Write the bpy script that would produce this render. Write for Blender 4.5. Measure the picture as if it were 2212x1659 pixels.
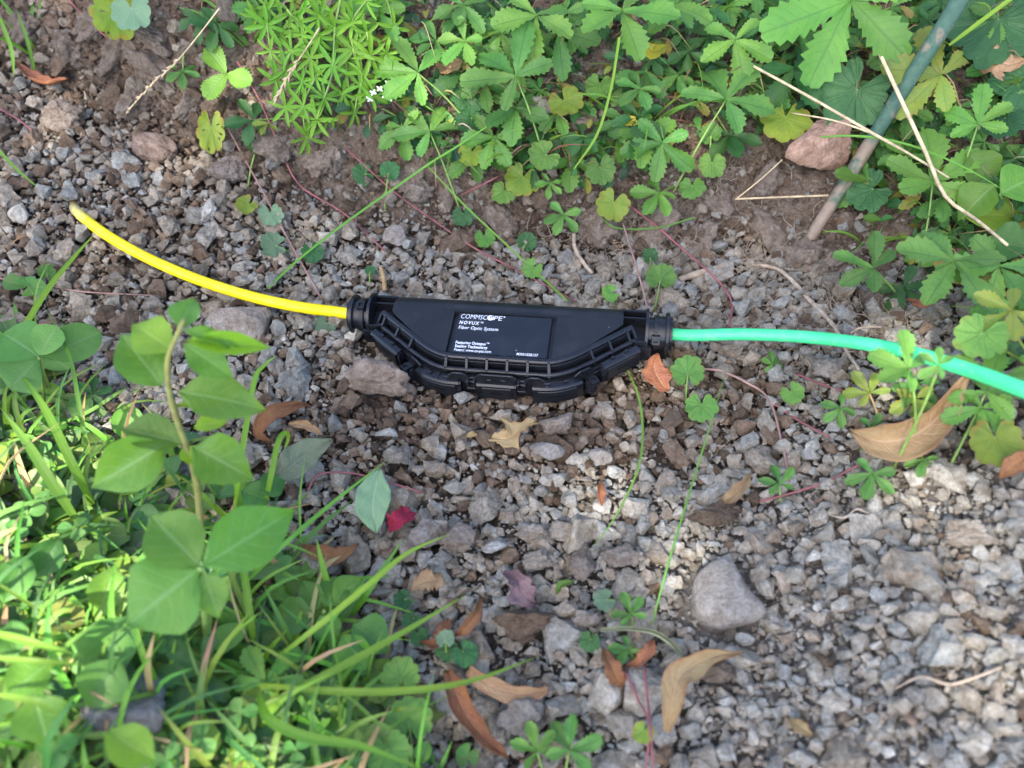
import bpy, bmesh, math, random
import numpy as np
from mathutils import Vector, Matrix

random.seed(7)
RNG = np.random.default_rng(11)
SC = bpy.context.scene
for o in list(bpy.data.objects):
    bpy.data.objects.remove(o)
COL = SC.collection
R = math.radians

# ------------------------------------------------------------------ camera
PITCH = R(55.0); DIST = 0.53; HFOV = R(66.0)
CAM = np.array([0.0, -DIST * math.cos(PITCH), DIST * math.sin(PITCH)])
FWD = np.array([0.0, math.cos(PITCH), -math.sin(PITCH)])
UPV = np.array([0.0, math.sin(PITCH), math.cos(PITCH)])
RGT = np.array([1.0, 0.0, 0.0])
PW, PH = 2212.0, 1659.0                       # size at which the photograph was measured
FPX = PW / 2 / math.tan(HFOV / 2)
cd = bpy.data.cameras.new('camera')
cam = bpy.data.objects.new('camera', cd); COL.objects.link(cam)
cam.location = CAM
cam.rotation_euler = (math.pi / 2 - PITCH, 0, 0)
cd.sensor_width = 36.0
cd.lens = 18.0 / math.tan(HFOV / 2)
cd.clip_start = 0.01; cd.clip_end = 200.0
cd.dof.use_dof = True
cd.dof.focus_distance = 0.535
cd.dof.aperture_fstop = 5.8
SC.camera = cam

# ------------------------------------------------------------------ sky, sun, exposure
SUN_EL = R(50.0); SUN_AZ = R(208.0)           # azimuth from +Y (away from the camera) towards +X: behind the camera, left
wd = bpy.data.worlds.new('World'); SC.world = wd; wd.use_nodes = True
wn = wd.node_tree; wn.nodes.clear()
sky = wn.nodes.new('ShaderNodeTexSky'); sky.sky_type = 'NISHITA'; sky.sun_disc = False
sky.sun_elevation = SUN_EL; sky.sun_rotation = SUN_AZ
sky.air_density = 0.7; sky.dust_density = 1.5; sky.ozone_density = 0.5
bg = wn.nodes.new('ShaderNodeBackground'); bg.inputs[1].default_value = 0.135
wo = wn.nodes.new('ShaderNodeOutputWorld')
wn.links.new(sky.outputs[0], bg.inputs[0]); wn.links.new(bg.outputs[0], wo.inputs[0])
sl = bpy.data.lights.new('sun', 'SUN'); sl.energy = 3.7; sl.angle = R(0.6); sl.color = (1.0, 0.94, 0.84)
sun = bpy.data.objects.new('sun', sl); COL.objects.link(sun)
SUND = Vector((math.sin(SUN_AZ) * math.cos(SUN_EL), math.cos(SUN_AZ) * math.cos(SUN_EL), math.sin(SUN_EL)))
sun.rotation_euler = SUND.to_track_quat('Z', 'Y').to_euler()
sun.location = SUND * 10
vs = SC.view_settings
vs.view_transform = 'Standard'; vs.look = 'None'; vs.gamma = 1.0; vs.exposure = 2.62
vs.use_curve_mapping = False
SC.render.engine = 'CYCLES'
SC.cycles.max_bounces = 6; SC.cycles.transparent_max_bounces = 4
SC.cycles.use_denoising = True

# ------------------------------------------------------------------ noise, terrain, pixel rays
def _hash(ix, iy, iz, s):
    n = (ix * 374761393 + iy * 668265263 + iz * 2147483647 + s * 1274126177) & 0xFFFFFFFF
    n = ((n ^ (n >> 13)) * 1274126177) & 0xFFFFFFFF
    n = ((n ^ (n >> 16)) * 2246822519) & 0xFFFFFFFF
    return ((n ^ (n >> 15)) & 0xFFFF) / 65535.0

def vnoise(p, s=0):
    p = np.asarray(p, float)
    f = np.floor(p); t = p - f; t = t * t * (3 - 2 * t)
    i = f.astype(np.int64)
    out = 0
    for a in (0, 1):
        wx = t[..., 0] if a else 1 - t[..., 0]
        for b in (0, 1):
            wy = t[..., 1] if b else 1 - t[..., 1]
            for c in (0, 1):
                wz = t[..., 2] if c else 1 - t[..., 2]
                out = out + wx * wy * wz * _hash(i[..., 0] + a, i[..., 1] + b, i[..., 2] + c, s)
    return out * 2 - 1

def fbm(p, oct=4, s=0):
    p = np.asarray(p, float); a = 1.0; o = 0; tot = 0
    for k in range(oct):
        o = o + a * vnoise(p * 2 ** k, s + k * 17); tot += a; a *= 0.5
    return o / tot

def sst(a, b, x):
    t = np.clip((x - a) / (b - a), 0, 1); return t * t * (3 - 2 * t)

FOOT_X = [-2, -0.6, -0.45, -0.36, -0.26, -0.17, -0.1, 0.0, 0.1, 0.2, 0.27, 0.33, 0.40, 0.6, 2]
FOOT_Y = [0.55, 0.36, 0.31, 0.265, 0.205, 0.16, 0.14, 0.12, 0.115, 0.11, 0.085, 0.03, -0.05, -0.2, -1.0]
def bank_b(x, y):
    return y - np.interp(x, FOOT_X, FOOT_Y) + 0.012 * vnoise(np.stack([x * 14, y * 3, x * 0 + 5], -1), 3)
MA = np.array([-0.37, 0.05]); MB_ = np.array([-0.02, -0.235])
def mound_d(x, y):
    d = MB_ - MA; n = np.array([d[1], -d[0]]) / np.hypot(*d)        # towards lower left
    return (x - MA[0]) * n[0] + (y - MA[1]) * n[1]
def height(x, y):
    x = np.asarray(x, float); y = np.asarray(y, float)
    b = bank_b(x, y)
    b = np.where(b > 0.03, b - 0.015, np.where(b < 0, 0, b * b / 0.06))
    sl_ = np.interp(x, [-0.4, -0.15, 0.1, 0.4], [1.3, 1.2, 1.0, 0.65])
    z = 0.22 * (1 - np.exp(-sl_ * b / 0.22))
    z = z + 0.05 * sst(0, 0.13, mound_d(x, y))
    z = z + 0.075 * sst(0.10, 0.34, x) * sst(0.16, -0.1, y) + 0.03 * sst(0.0, -0.25, y) * sst(0.0, 0.2, x)
    z = z + 0.035 * sst(0.02, 0.32, y) * sst(-0.05, -0.3, x)
    z = z + 0.006 * sst(0.0, 0.1, x) * sst(0.1, 0.0, np.abs(y))
    p = np.stack([x * 22, y * 22, x * 0], -1)
    z = z + 0.006 * fbm(p, 3, 5) - 0.002
    z = z + 0.0022 * fbm(p * 5, 3, 9)
    ed = sst(0.0, 0.012, b)                                          # crumbly face of the bank
    z = z + ed * 0.011 * fbm(np.stack([x * 48, y * 48, x * 0 + 2], -1), 4, 21) + ed * 0.0045 * fbm(np.stack([x * 150, y * 150, x * 0 + 7], -1), 2, 31)
    return z

GX0, GX1, GY0, GY1, GS = -0.9, 0.9, -0.45, 1.0, 0.003
_gx = np.arange(GX0, GX1 + GS, GS); _gy = np.arange(GY0, GY1 + GS, GS)
_X, _Y = np.meshgrid(_gx, _gy, indexing='ij')
HG = height(_X, _Y)
def hz(x, y):
    fx = np.clip((np.asarray(x, float) - GX0) / GS, 0, HG.shape[0] - 1.001)
    fy = np.clip((np.asarray(y, float) - GY0) / GS, 0, HG.shape[1] - 1.001)
    i = fx.astype(int); j = fy.astype(int); u = fx - i; v = fy - j
    return (HG[i, j] * (1 - u) + HG[i + 1, j] * u) * (1 - v) + (HG[i, j + 1] * (1 - u) + HG[i + 1, j + 1] * u) * v
def gnormal(x, y, e=0.012):
    n = Vector((float(hz(x - e, y) - hz(x + e, y)), float(hz(x, y - e) - hz(x, y + e)), 2 * e)); return n.normalized()

def pray(px, py):
    return FWD + RGT * ((px - PW / 2) / FPX) - UPV * ((py - PH / 2) / FPX)
_T = np.linspace(0.16, 1.5, 500)
def at(px, py, h=0.0):
    """the place in the scene h metres above the ground that lies along this line of sight"""
    d = pray(px, py)
    P = CAM[None] + _T[:, None] * d[None]
    g = P[:, 2] - (hz(P[:, 0], P[:, 1]) + h)
    k = np.argmax(g <= 0)
    if g[k] > 0: k = len(_T) - 1
    if k == 0: return Vector(P[0])
    f = g[k - 1] / (g[k - 1] - g[k] + 1e-12)
    return Vector(P[k - 1] * (1 - f) + P[k] * f)
def depth(p): return float(np.dot(np.array(p) - CAM, FWD))
def mpp(p): return depth(p) / FPX                                     # metres per measured pixel

# ------------------------------------------------------------------ object helpers
WM = {}
def link(o, parent=None, M=None):
    COL.objects.link(o)
    M = M or Matrix.Identity(4)
    if parent is not None:
        o.parent = parent; o.matrix_parent_inverse = WM[parent.name].inverted()
    o.matrix_basis = M
    WM[o.name] = M.copy()
    return o
def tag(o, label, cat, group=None):
    o['label'] = label; o['category'] = cat
    if group: o['group'] = group
    return o
def thing(name, label, cat, loc, group=None):
    o = bpy.data.objects.new(name, None); o.empty_display_size = 0.01
    link(o, None, Matrix.Translation(Vector(loc)))
    return tag(o, label, cat, group)
def mesh(name, V, F, mat=None, uv=None, smooth=True, tint=None):
    me = bpy.data.meshes.new(name)
    me.from_pydata([tuple(map(float, v)) for v in V], [], [tuple(int(i) for i in f) for f in F])
    if uv is not None:
        l = me.uv_layers.new(name='UVMap')
        idx = np.zeros(len(me.loops), np.int32); me.loops.foreach_get('vertex_index', idx)
        l.data.foreach_set('uv', np.asarray(uv, np.float32)[idx].ravel())
    if tint is not None:
        c = me.color_attributes.new('tint', 'FLOAT_COLOR', 'POINT')
        c.data.foreach_set('color', np.asarray(tint, np.float32).ravel())
    if smooth: me.polygons.foreach_set('use_smooth', [True] * len(me.polygons))
    if mat: me.materials.append(mat)
    me.update()
    return me
def fastmesh(name, V, F, mat, uv=None, tint=None, smooth=False):
    """V (n,3) and F (m,3) or (m,4) as arrays"""
    me = bpy.data.meshes.new(name); k = F.shape[1]
    me.vertices.add(len(V)); me.vertices.foreach_set('co', np.asarray(V, np.float32).ravel())
    me.loops.add(F.size); me.loops.foreach_set('vertex_index', F.astype(np.int32).ravel())
    me.polygons.add(len(F)); me.polygons.foreach_set('loop_start', np.arange(0, F.size, k, dtype=np.int32))
    me.polygons.foreach_set('use_smooth', np.full(len(F), smooth))
    if uv is not None:
        l = me.uv_layers.new(name='UVMap'); l.data.foreach_set('uv', np.asarray(uv, np.float32)[F.ravel()].ravel())
    if tint is not None:
        c = me.color_attributes.new('tint', 'FLOAT_COLOR', 'POINT'); c.data.foreach_set('color', np.asarray(tint, np.float32).ravel())
    me.materials.append(mat); me.update(calc_edges=True); me.validate()
    return me
def obj(name, me, parent=None, M=None, color=None):
    o = bpy.data.objects.new(name, me)
    if color is not None: o.color = color
    return link(o, parent, M)
def wobj(name, V, F, mat, parent=None, uv=None, smooth=True, color=None, tint=None):
    """mesh given in world coordinates; its origin goes to its lowest region"""
    V = np.asarray(V, float); c = np.array([V[:, 0].mean(), V[:, 1].mean(), V[:, 2].min()])
    return obj(name, mesh(name, V - c, F, mat, uv, smooth, tint), parent, Matrix.Translation(Vector(c)), color)
def frame(origin, fwd, nor, s=1.0, sx=None):
    n = Vector(nor).normalized(); f = Vector(fwd); f = (f - n * f.dot(n)).normalized(); x = f.cross(n)
    M = Matrix((x, f, n)).transposed().to_4x4()
    M = M @ Matrix.Diagonal((sx or s, s, s, 1)); M.translation = Vector(origin); return M
def imgdir(deg):
    a = R(deg); return Vector(RGT * math.cos(a) + UPV * math.sin(a))
def tocam(p): return (Vector(CAM) - Vector(p)).normalized()

def crom(P, n=6):
    P = [np.array(p, float) for p in P]
    if len(P) < 2: return np.array(P)
    Q = [2 * P[0] - P[1]] + P + [2 * P[-1] - P[-2]]; out = []
    for i in range(1, len(Q) - 2):
        for k in range(n):
            t = k / n
            out.append(0.5 * (2 * Q[i] + (Q[i + 1] - Q[i - 1]) * t + (2 * Q[i - 1] - 5 * Q[i] + 4 * Q[i + 1] - Q[i + 2]) * t * t
                              + (3 * Q[i] - Q[i - 1] - 3 * Q[i + 1] + Q[i + 2]) * t ** 3))
    out.append(P[-1]); return np.array(out)
def tube(P, r, sides=8, wob=0.0, seed=0, caps=True):
    """P (n,3) centre line, r scalar or list; returns V, F, uv"""
    P = np.asarray(P, float); n = len(P); r = np.interp(np.linspace(0, 1, n), np.linspace(0, 1, np.size(r)), np.atleast_1d(r))
    T = np.gradient(P, axis=0); T /= np.linalg.norm(T, axis=1)[:, None] + 1e-12
    a = np.array([0, 0, 1.0]) if abs(T[0][2]) < 0.9 else np.array([1.0, 0, 0])
    N = np.cross(T[0], a); N /= np.linalg.norm(N)
    V = []; U = []; L = np.concatenate([[0], np.cumsum(np.linalg.norm(np.diff(P, axis=0), axis=1))])
    for i in range(n):
        N = N - T[i] * N.dot(T[i]); N /= np.linalg.norm(N); B = np.cross(T[i], N)
        for k in range(sides):
            an = 2 * math.pi * k / sides
            rr = r[i] * (1 + wob * random.Random(seed * 7919 + i * 31 + k).uniform(-1, 1))
            V.append(P[i] + rr * (math.cos(an) * N + math.sin(an) * B)); U.append((k / sides, L[i]))
    F = [(i * sides + k, i * sides + (k + 1) % sides, (i + 1) * sides + (k + 1) % sides, (i + 1) * sides + k) for i in range(n - 1) for k in range(sides)]
    if caps:
        F.append(tuple(range(sides))[::-1]); F.append(tuple((n - 1) * sides + k for k in range(sides)))
    return np.array(V), F, np.array(U)

# ------------------------------------------------------------------ material helpers
class NT:
    def __init__(s, name):
        s.m = bpy.data.materials.new(name); s.m.use_nodes = True; s.t = s.m.node_tree; s.t.nodes.clear()
        s.out = s.t.nodes.new('ShaderNodeOutputMaterial')
    def n(s, typ, ins=None, **kw):
        d = s.t.nodes.new('ShaderNode' + typ)
        for k, v in kw.items(): setattr(d, k, v)
        for k, v in (ins or {}).items():
            i = d.inputs[k]
            if isinstance(v, bpy.types.NodeSocket): s.t.links.new(v, i)
            else:
                if isinstance(v, (tuple, list)) and len(v) == 3 and i.type == 'RGBA': v = (*v, 1)
                i.default_value = v
        return d
    def math(s, op, a, b=0.0, c=0.0, clamp=False):
        return s.n('Math', {0: a, 1: b, 2: c}, operation=op, use_clamp=clamp).outputs[0]
    def mix(s, f, a, b, blend='MIX'):
        d = s.n('Mix', {0: f, 6: a, 7: b}, data_type='RGBA', blend_type=blend); return d.outputs[2]
    def noise(s, scale, detail=4.0, vec=None, rough=0.55, dist=0.0):
        i = {'Scale': scale, 'Detail': detail, 'Roughness': rough, 'Distortion': dist}
        if vec is not None: i['Vector'] = vec
        return s.n('TexNoise', i)
    def ramp(s, f, stops):
        d = s.n('ValToRGB', {0: f}); e = d.color_ramp.elements
        while len(e) < len(stops): e.new(0.5)
        for q, (p, c) in zip(e, stops): q.position = p; q.color = (*c, 1) if len(c) == 3 else c
        return d.outputs[0]
    def mr(s, v, a, b, c=0.0, d=1.0):
        return s.n('MapRange', {0: v, 1: a, 2: b, 3: c, 4: d}, clamp=True).outputs[0]
    def done(s, sh): s.t.links.new(sh, s.out.inputs[0]); return s.m

def mat_plain(name, col, rough=0.5, spec=0.5, bump=0.0, bscale=800.0, var=0.1, vscale=200.0, metallic=0.0):
    t = NT(name); tc = t.n('TexCoord').outputs['Object']
    nz = t.noise(vscale, 5, tc).outputs[0]
    c = t.mix(t.mr(nz, 0.35, 0.65), tuple(x * (1 - var) for x in col), tuple(min(1, x * (1 + var)) for x in col))
    i = {'Base Color': c, 'Roughness': rough, 'Specular IOR Level': spec, 'Metallic': metallic}
    if bump:
        b = t.n('Bump', {'Strength': bump, 'Distance': 0.0005, 'Height': t.noise(bscale, 4, tc).outputs[0]}); i['Normal'] = b.outputs[0]
    return t.done(t.n('BsdfPrincipled', i).outputs[0])

def mat_stone(name, attr, base=(1, 1, 1)):
    """crumbly clod: colour from each stone (object colour, or the per-stone attribute of the joined gravel)"""
    t = NT(name)
    tc = t.n('NewGeometry').outputs['Position']
    col = t.n('Attribute', attribute_name='tint').outputs[0] if attr else t.n('ObjectInfo').outputs['Color']
    v = tc
    n1 = t.noise(130, 3, v, 0.65).outputs[0]; n2 = t.noise(480, 5, v, 0.8).outputs[0]; n3 = n2
    c = t.mix(t.mr(n1, 0.3, 0.7), t.mix(1.0, col, (0.62, 0.56, 0.50), 'MULTIPLY'), t.mix(1.0, col, (1.18, 1.18, 1.18), 'MULTIPLY'))
    c = t.mix(t.mr(n2, 0.35, 0.7), t.mix(1.0, c, (0.55, 0.51, 0.47), 'MULTIPLY'), c)
    vor = t.n('TexVoronoi', {'Vector': v, 'Scale': 420.0}).outputs['Distance']
    c = t.mix(t.mr(vor, 0.0, 0.16, 0.35, 0.0), c, (0.52, 0.49, 0.44))        # pale grit
    hsum = t.math('ADD', t.math('MULTIPLY', n1, 0.5), t.math('ADD', t.math('MULTIPLY', n2, 0.6), t.math('MULTIPLY', n3, 0.25)))
    b = t.n('Bump', {'Strength': 1.0, 'Distance': 0.0035, 'Height': hsum})
    return t.done(t.n('BsdfPrincipled', {'Base Color': c, 'Roughness': 0.93, 'Specular IOR Level': 0.2, 'Normal': b.outputs[0]}).outputs[0])

def mat_leaf(name, col, col2, vein=(0.2, 0.32, 0.1), veins='pinnate', nv=9.0, spots=0.0, edge=None, rough=0.5, trans=0.28, vstr=0.35, bump=0.5, tint=False, crink=0.3):
    t = NT(name); uv = t.n('UVMap').outputs[0]
    s = t.n('SeparateXYZ', {0: uv}); u, v = s.outputs[0], s.outputs[1]
    oi = t.n('ObjectInfo'); rnd = oi.outputs['Random']
    oc = t.n('TexCoord').outputs['Object'] if veins == 'radial' else t.n('CombineXYZ', {0: u, 1: t.math('MULTIPLY', v, 2.2), 2: 0.0}).outputs[0]
    offs = t.n('VectorMath', {0: oc, 1: t.n('CombineXYZ', {0: t.math('MULTIPLY', rnd, 9.0), 1: t.math('MULTIPLY', rnd, 5.0), 2: 0.0}).outputs[0]}, operation='ADD').outputs[0]
    if veins == 'pinnate':
        a = t.math('MULTIPLY', t.math('ABSOLUTE', t.math('SUBTRACT', u, 0.5)), 2.0)
        mid = t.mr(a, 0.02, 0.10, 1.0, 0.0)
        ph = t.math('FRACT', t.math('SUBTRACT', t.math('MULTIPLY', v, nv), t.math('MULTIPLY', a, 1.6)))
        sec = t.mr(t.math('ABSOLUTE', t.math('SUBTRACT', ph, 0.5)), 0.0, 0.13, 1.0, 0.0)
        sec = t.math('MULTIPLY', sec, t.mr(a, 0.3, 1.0, 0.9, 0.3))
    elif veins == 'radial':
        a = v
        ph = t.math('FRACT', t.math('MULTIPLY', u, nv))
        w = t.math('MULTIPLY', t.math('ABSOLUTE', t.math('SUBTRACT', ph, 0.5)), t.math('MAXIMUM', v, 0.05))
        mid = t.mr(w, 0.005, 0.035, 1.0, 0.0)
        ph2 = t.math('FRACT', t.math('ADD', t.math('MULTIPLY', v, 5.0), t.math('MULTIPLY', t.math('ABSOLUTE', t.math('SUBTRACT', ph, 0.5)), -3.5)))
        sec = t.math('MULTIPLY', t.mr(t.math('ABSOLUTE', t.math('SUBTRACT', ph2, 0.5)), 0.0, 0.12, 1.0, 0.0), 0.6)
    else:                                                                    # parallel, grass
        a = t.math('MULTIPLY', t.math('ABSOLUTE', t.math('SUBTRACT', u, 0.5)), 2.0)
        mid = t.mr(a, 0.03, 0.2, 1.0, 0.0)
        sec = t.math('MULTIPLY', t.mr(t.math('SINE', t.math('MULTIPLY', u, 40.0)), 0.2, 1.0), 0.4)
    vm = t.math('MAXIMUM', mid, t.math('MULTIPLY', sec, 0.55))
    nz = t.noise(1.7, 4, offs, 0.6).outputs[0]
    nzf = t.noise(14, 3, offs, 0.6).outputs[0]
    c = t.mix(t.mr(nz, 0.32, 0.68), col, col2)
    c = t.mix(t.math('MULTIPLY', t.mr(nzf, 0.45, 0.75), 0.35), c, t.mix(1.0, c, (0.7, 0.75, 0.6), 'MULTIPLY'))
    if tint: c = t.mix(1.0, c, t.n('Attribute', attribute_name='tint').outputs[0], 'MULTIPLY')
    if edge:
        em = t.math('MULTIPLY', t.mr(t.math('ADD', a, t.math('MULTIPLY', t.math('SUBTRACT', nz, 0.5), 1.4)), 0.8, 1.15), 0.9)
        c = t.mix(em, c, edge)
    c = t.mix(t.math('MULTIPLY', vm, vstr), c, vein)
    if spots:
        vo = t.n('TexVoronoi', {'Vector': offs, 'Scale': 6.0, 'Randomness': 1.0})
        rs = t.n('SeparateXYZ', {0: vo.outputs['Color']}).outputs[0]
        sm = t.math('MULTIPLY', t.mr(vo.outputs['Distance'], 0.05, 0.16, 1.0, 0.0), t.math('GREATER_THAN', spots, rs))
        c = t.mix(sm, c, (0.16, 0.06, 0.045))
    br = t.mr(rnd, 0.0, 1.0, 0.72, 1.22)
    hs = t.n('HueSaturation', {'Hue': t.mr(t.math('FRACT', t.math('MULTIPLY', rnd, 7.3)), 0, 1, 0.485, 0.512), 'Saturation': 1.0, 'Value': br, 'Color': c}).outputs[0]
    hgt = t.math('ADD', t.math('MULTIPLY', vm, -0.7), t.math('MULTIPLY', t.noise(9, 3, offs).outputs[0], crink))
    b = t.n('Bump', {'Strength': bump, 'Distance': 0.0006, 'Height': hgt})
    p = t.n('BsdfPrincipled', {'Base Color': hs, 'Roughness': rough, 'Specular IOR Level': 0.35, 'Normal': b.outputs[0]})
    tr = t.n('BsdfTranslucent', {'Color': t.mix(1.0, hs, (1.5, 1.35, 0.5), 'MULTIPLY'), 'Normal': b.outputs[0]})
    mx = t.n('MixShader', {0: trans, 1: p.outputs[0], 2: tr.outputs[0]})
    return t.done(mx.outputs[0])

# ================================================================== ground
def mat_soil():
    t = NT('soil'); p = t.n('NewGeometry').outputs['Position']
    n1 = t.noise(9, 5, p, 0.6).outputs[0]; n2 = t.noise(70, 5, p, 0.65).outputs[0]; n3 = t.noise(420, 4, p, 0.7).outputs[0]; n4 = t.noise(1500, 3, p, 0.7).outputs[0]
    c = t.mix(t.mr(n1, 0.38, 0.62), (0.44, 0.37, 0.30), (0.33, 0.265, 0.21))
    c = t.mix(t.mr(n2, 0.35, 0.7), t.mix(1.0, c, (0.55, 0.5, 0.47), 'MULTIPLY'), c)
    c = t.mix(t.mr(n3, 0.4, 0.7), t.mix(1.0, c, (0.62, 0.58, 0.55), 'MULTIPLY'), c)
    x = t.n('SeparateXYZ', {0: p})
    g = t.math('MULTIPLY', t.mr(x.outputs[1], 0.02, -0.12), t.mr(x.outputs[0], -0.1, 0.05))
    c = t.mix(g, c, (0.31, 0.28, 0.245))
    c = t.mix(1.0, c, t.n('Attribute', attribute_name='tint').outputs[0], 'MULTIPLY')      # painted shade in the gaps under the loose stones
    vd = t.n('VectorMath', {0: p, 1: t.n('VectorMath', {0: t.noise(60, 2, p).outputs[1], 3: 0.02}, operation='SCALE').outputs[0]}, operation='ADD').outputs[0]
    vo = t.n('TexVoronoi', {'Vector': vd, 'Scale': 85.0}).outputs['Distance']; vo2 = t.n('TexVoronoi', {'Vector': vd, 'Scale': 230.0}).outputs['Distance']
    c = t.mix(t.mr(vo, 0.35, 0.75, 0.0, 0.5), c, t.mix(1.0, c, (0.5, 0.46, 0.42), 'MULTIPLY'))
    n2 = t.math('SUBTRACT', n2, t.math('ADD', t.math('MULTIPLY', vo, 1.3), t.math('MULTIPLY', vo2, 0.5)))
    h = t.math('ADD', t.math('MULTIPLY', n2, 1.0), t.math('ADD', t.math('MULTIPLY', n3, 0.5), t.math('MULTIPLY', n4, 0.25)))
    b = t.n('Bump', {'Strength': 1.0, 'Distance': 0.006, 'Height': h})
    return t.done(t.n('BsdfPrincipled', {'Base Color': c, 'Roughness': 0.95, 'Specular IOR Level': 0.15, 'Normal': b.outputs[0]}).outputs[0])
def axis(lo, hi, step, far):
    core = list(np.arange(lo, hi, step)); s = step; a = core[-1]; up = []
    while a < far: s *= 1.35; a += s; up.append(a)
    s = step; a = core[0]; dn = []
    while a > -far: s *= 1.35; a -= s; dn.append(a)
    return np.array(dn[::-1] + core + up)
gx = axis(-0.62, 0.62, 0.0035, 40); gy = axis(-0.36, 0.62, 0.0035, 40)
GXm, GYm = np.meshgrid(gx, gy, indexing='ij')
Z = height(GXm, GYm)
FX, FY = -0.006, 0.024                                                # bed pressed flat under the closure
foot = sst(1.25, 0.8, np.hypot((GXm - FX) / 0.095, (GYm - FY) / 0.036))
Z = Z * (1 - 0.6 * foot) - 0.007 * foot
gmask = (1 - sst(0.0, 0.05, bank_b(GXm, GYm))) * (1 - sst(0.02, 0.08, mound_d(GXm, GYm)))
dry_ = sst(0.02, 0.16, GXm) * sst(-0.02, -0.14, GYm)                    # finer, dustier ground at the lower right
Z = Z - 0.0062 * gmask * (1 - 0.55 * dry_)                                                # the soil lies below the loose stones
V = np.stack([GXm, GYm, Z], -1).reshape(-1, 3)
ni, nj = len(gx), len(gy)
I, J = np.meshgrid(np.arange(ni - 1), np.arange(nj - 1), indexing='ij')
q = (I * nj + J).ravel()
F = np.stack([q, q + nj, q + nj + 1, q + 1], -1)
damp = (1 - 0.45 * gmask * (1 - 0.8 * dry_))[..., None] * np.array([1.0, 0.97, 0.93, 1.0]); damp[..., 3] = 1  # bed soil tinted darker: shade between the stones put into the colour
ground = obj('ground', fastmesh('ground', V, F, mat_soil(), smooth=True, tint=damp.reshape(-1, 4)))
ground['kind'] = 'structure'
ground['label'] = 'brown crumbly soil bed of the shallow trench and its bank'

# ------------------------------------------------------------------ stones
def ico(sub):
    bm = bmesh.new(); bmesh.ops.create_icosphere(bm, subdivisions=sub, radius=1.0)
    v = np.array([x.co[:] for x in bm.verts]); f = np.array([[q.index for q in p.verts] for p in bm.faces]); bm.free(); return v, f
ICO = {k: ico(k) for k in (1, 2, 3, 4, 5)}
def rock(sub, seed, planes=12, rough=0.10, flat=0.68):
    r = np.random.default_rng(seed); v, f = ICO[sub]
    pl = r.normal(size=(planes, 3)); pl /= np.linalg.norm(pl, axis=1)[:, None]
    d = r.uniform(0.46, 0.95, planes)
    dots = v @ pl.T
    rad = np.min(np.where(dots > 0.05, d[None] / np.maximum(dots, 0.05), 9), axis=1)
    rad = np.minimum(rad, 1.12)
    P = v * rad[:, None]
    if sub >= 2: P = P * (1 + 1.6 * rough * fbm(v * 2.6 + seed * 3.1, min(4, sub), seed))[:, None]
    if sub >= 4: P = P * (1 + (0.03 + 0.5 * rough) * fbm(v * 8 + seed, 3, seed + 5))[:, None]
    P = P * np.array([1.0, r.uniform(0.7, 0.95), flat * r.uniform(0.8, 1.15)])
    return P / np.abs(P).max(), f
def hull(seed, npts=12, cuts=0, rough=0.06, flat=0.75):
    """a sharp-edged crumb: the hull of a few random points; larger ones are cut finer and roughened"""
    r = np.random.default_rng(seed); p = r.normal(size=(npts, 3)); p /= np.linalg.norm(p, axis=1)[:, None]; p *= r.uniform(0.78, 1.05, (npts, 1))
    p *= np.array([1.0, r.uniform(0.65, 0.95), flat * r.uniform(0.75, 1.2)])
    bm = bmesh.new()
    for q in p: bm.verts.new(q)
    res = bmesh.ops.convex_hull(bm, input=list(bm.verts))
    bmesh.ops.delete(bm, geom=[g for g in set(res['geom_interior'] + res['geom_unused']) if isinstance(g, bmesh.types.BMVert)], context='VERTS')
    if cuts: bmesh.ops.subdivide_edges(bm, edges=list(bm.edges), cuts=cuts, use_grid_fill=True)
    bmesh.ops.triangulate(bm, faces=list(bm.faces)); bm.verts.index_update(); bm.faces.ensure_lookup_table()
    v = np.array([x.co[:] for x in bm.verts]); f = np.array([[x.index for x in g.verts] for g in bm.faces]); bm.free()
    if cuts:
        n = v / np.linalg.norm(v, axis=1)[:, None]; k = rough * fbm(v * 2.6 + seed, 4, seed) + 0.4 * rough * fbm(v * 8 + seed, 2, seed + 3)
        v = v + n * k[:, None]
    return v / np.abs(v).max(), f
MST = mat_stone('clod', False); MGR = mat_stone('gravel', True)
def stone_col(x, y, big=False):
    grey = np.array([0.37, 0.34, 0.30]); tan = np.array([0.345, 0.295, 0.245]); brn = np.array([0.17, 0.122, 0.09]); blu = np.array([0.33, 0.325, 0.31]); pale = np.array([0.47, 0.44, 0.40])
    front = float(sst(-0.10, -0.03, y) * sst(0.035, -0.005, y) * sst(0.2, 0.1, abs(x)))
    left = float(sst(-0.12, -0.28, x) * sst(0.0, 0.1, y))
    bank = min(1.0, max(0.0, (y - float(np.interp(x, FOOT_X, FOOT_Y)) + 0.02) / 0.06))
    gr = float(sst(0.0, -0.12, y) * sst(-0.08, 0.1, x))
    pb = 0.10 + 0.5 * front + 0.22 * left + 0.45 * bank - 0.07 * gr
    k = random.random()
    if k < pb: c = brn * random.uniform(0.8, 1.5)
    elif k < pb + 0.30 + 0.2 * left - 0.15 * gr: c = tan
    elif k < 0.90: c = grey if random.random() < 0.65 else blu
    else: c = pale if random.random() < 0.5 else blu
    c = c * random.uniform(0.78, 1.2) * 1.42 * np.array([0.965, 0.99, 0.945]) * (1 + 0.15 * gr)
    c = c * (1 - 0.15 * bank)
    return c
def topx(x, y, z):
    d = np.stack([np.asarray(x, float), np.asarray(y, float), np.asarray(z, float)], -1) - CAM; w = d @ FWD
    return PW / 2 + FPX * (d @ RGT) / w, PH / 2 - FPX * (d @ UPV) / w, w
RS = 0.0015
occ = np.zeros((int(1.3 / RS), int(1.1 / RS)), bool)
def oidx(x, y): return int((x + 0.65) / RS), int((y + 0.42) / RS)
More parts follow.
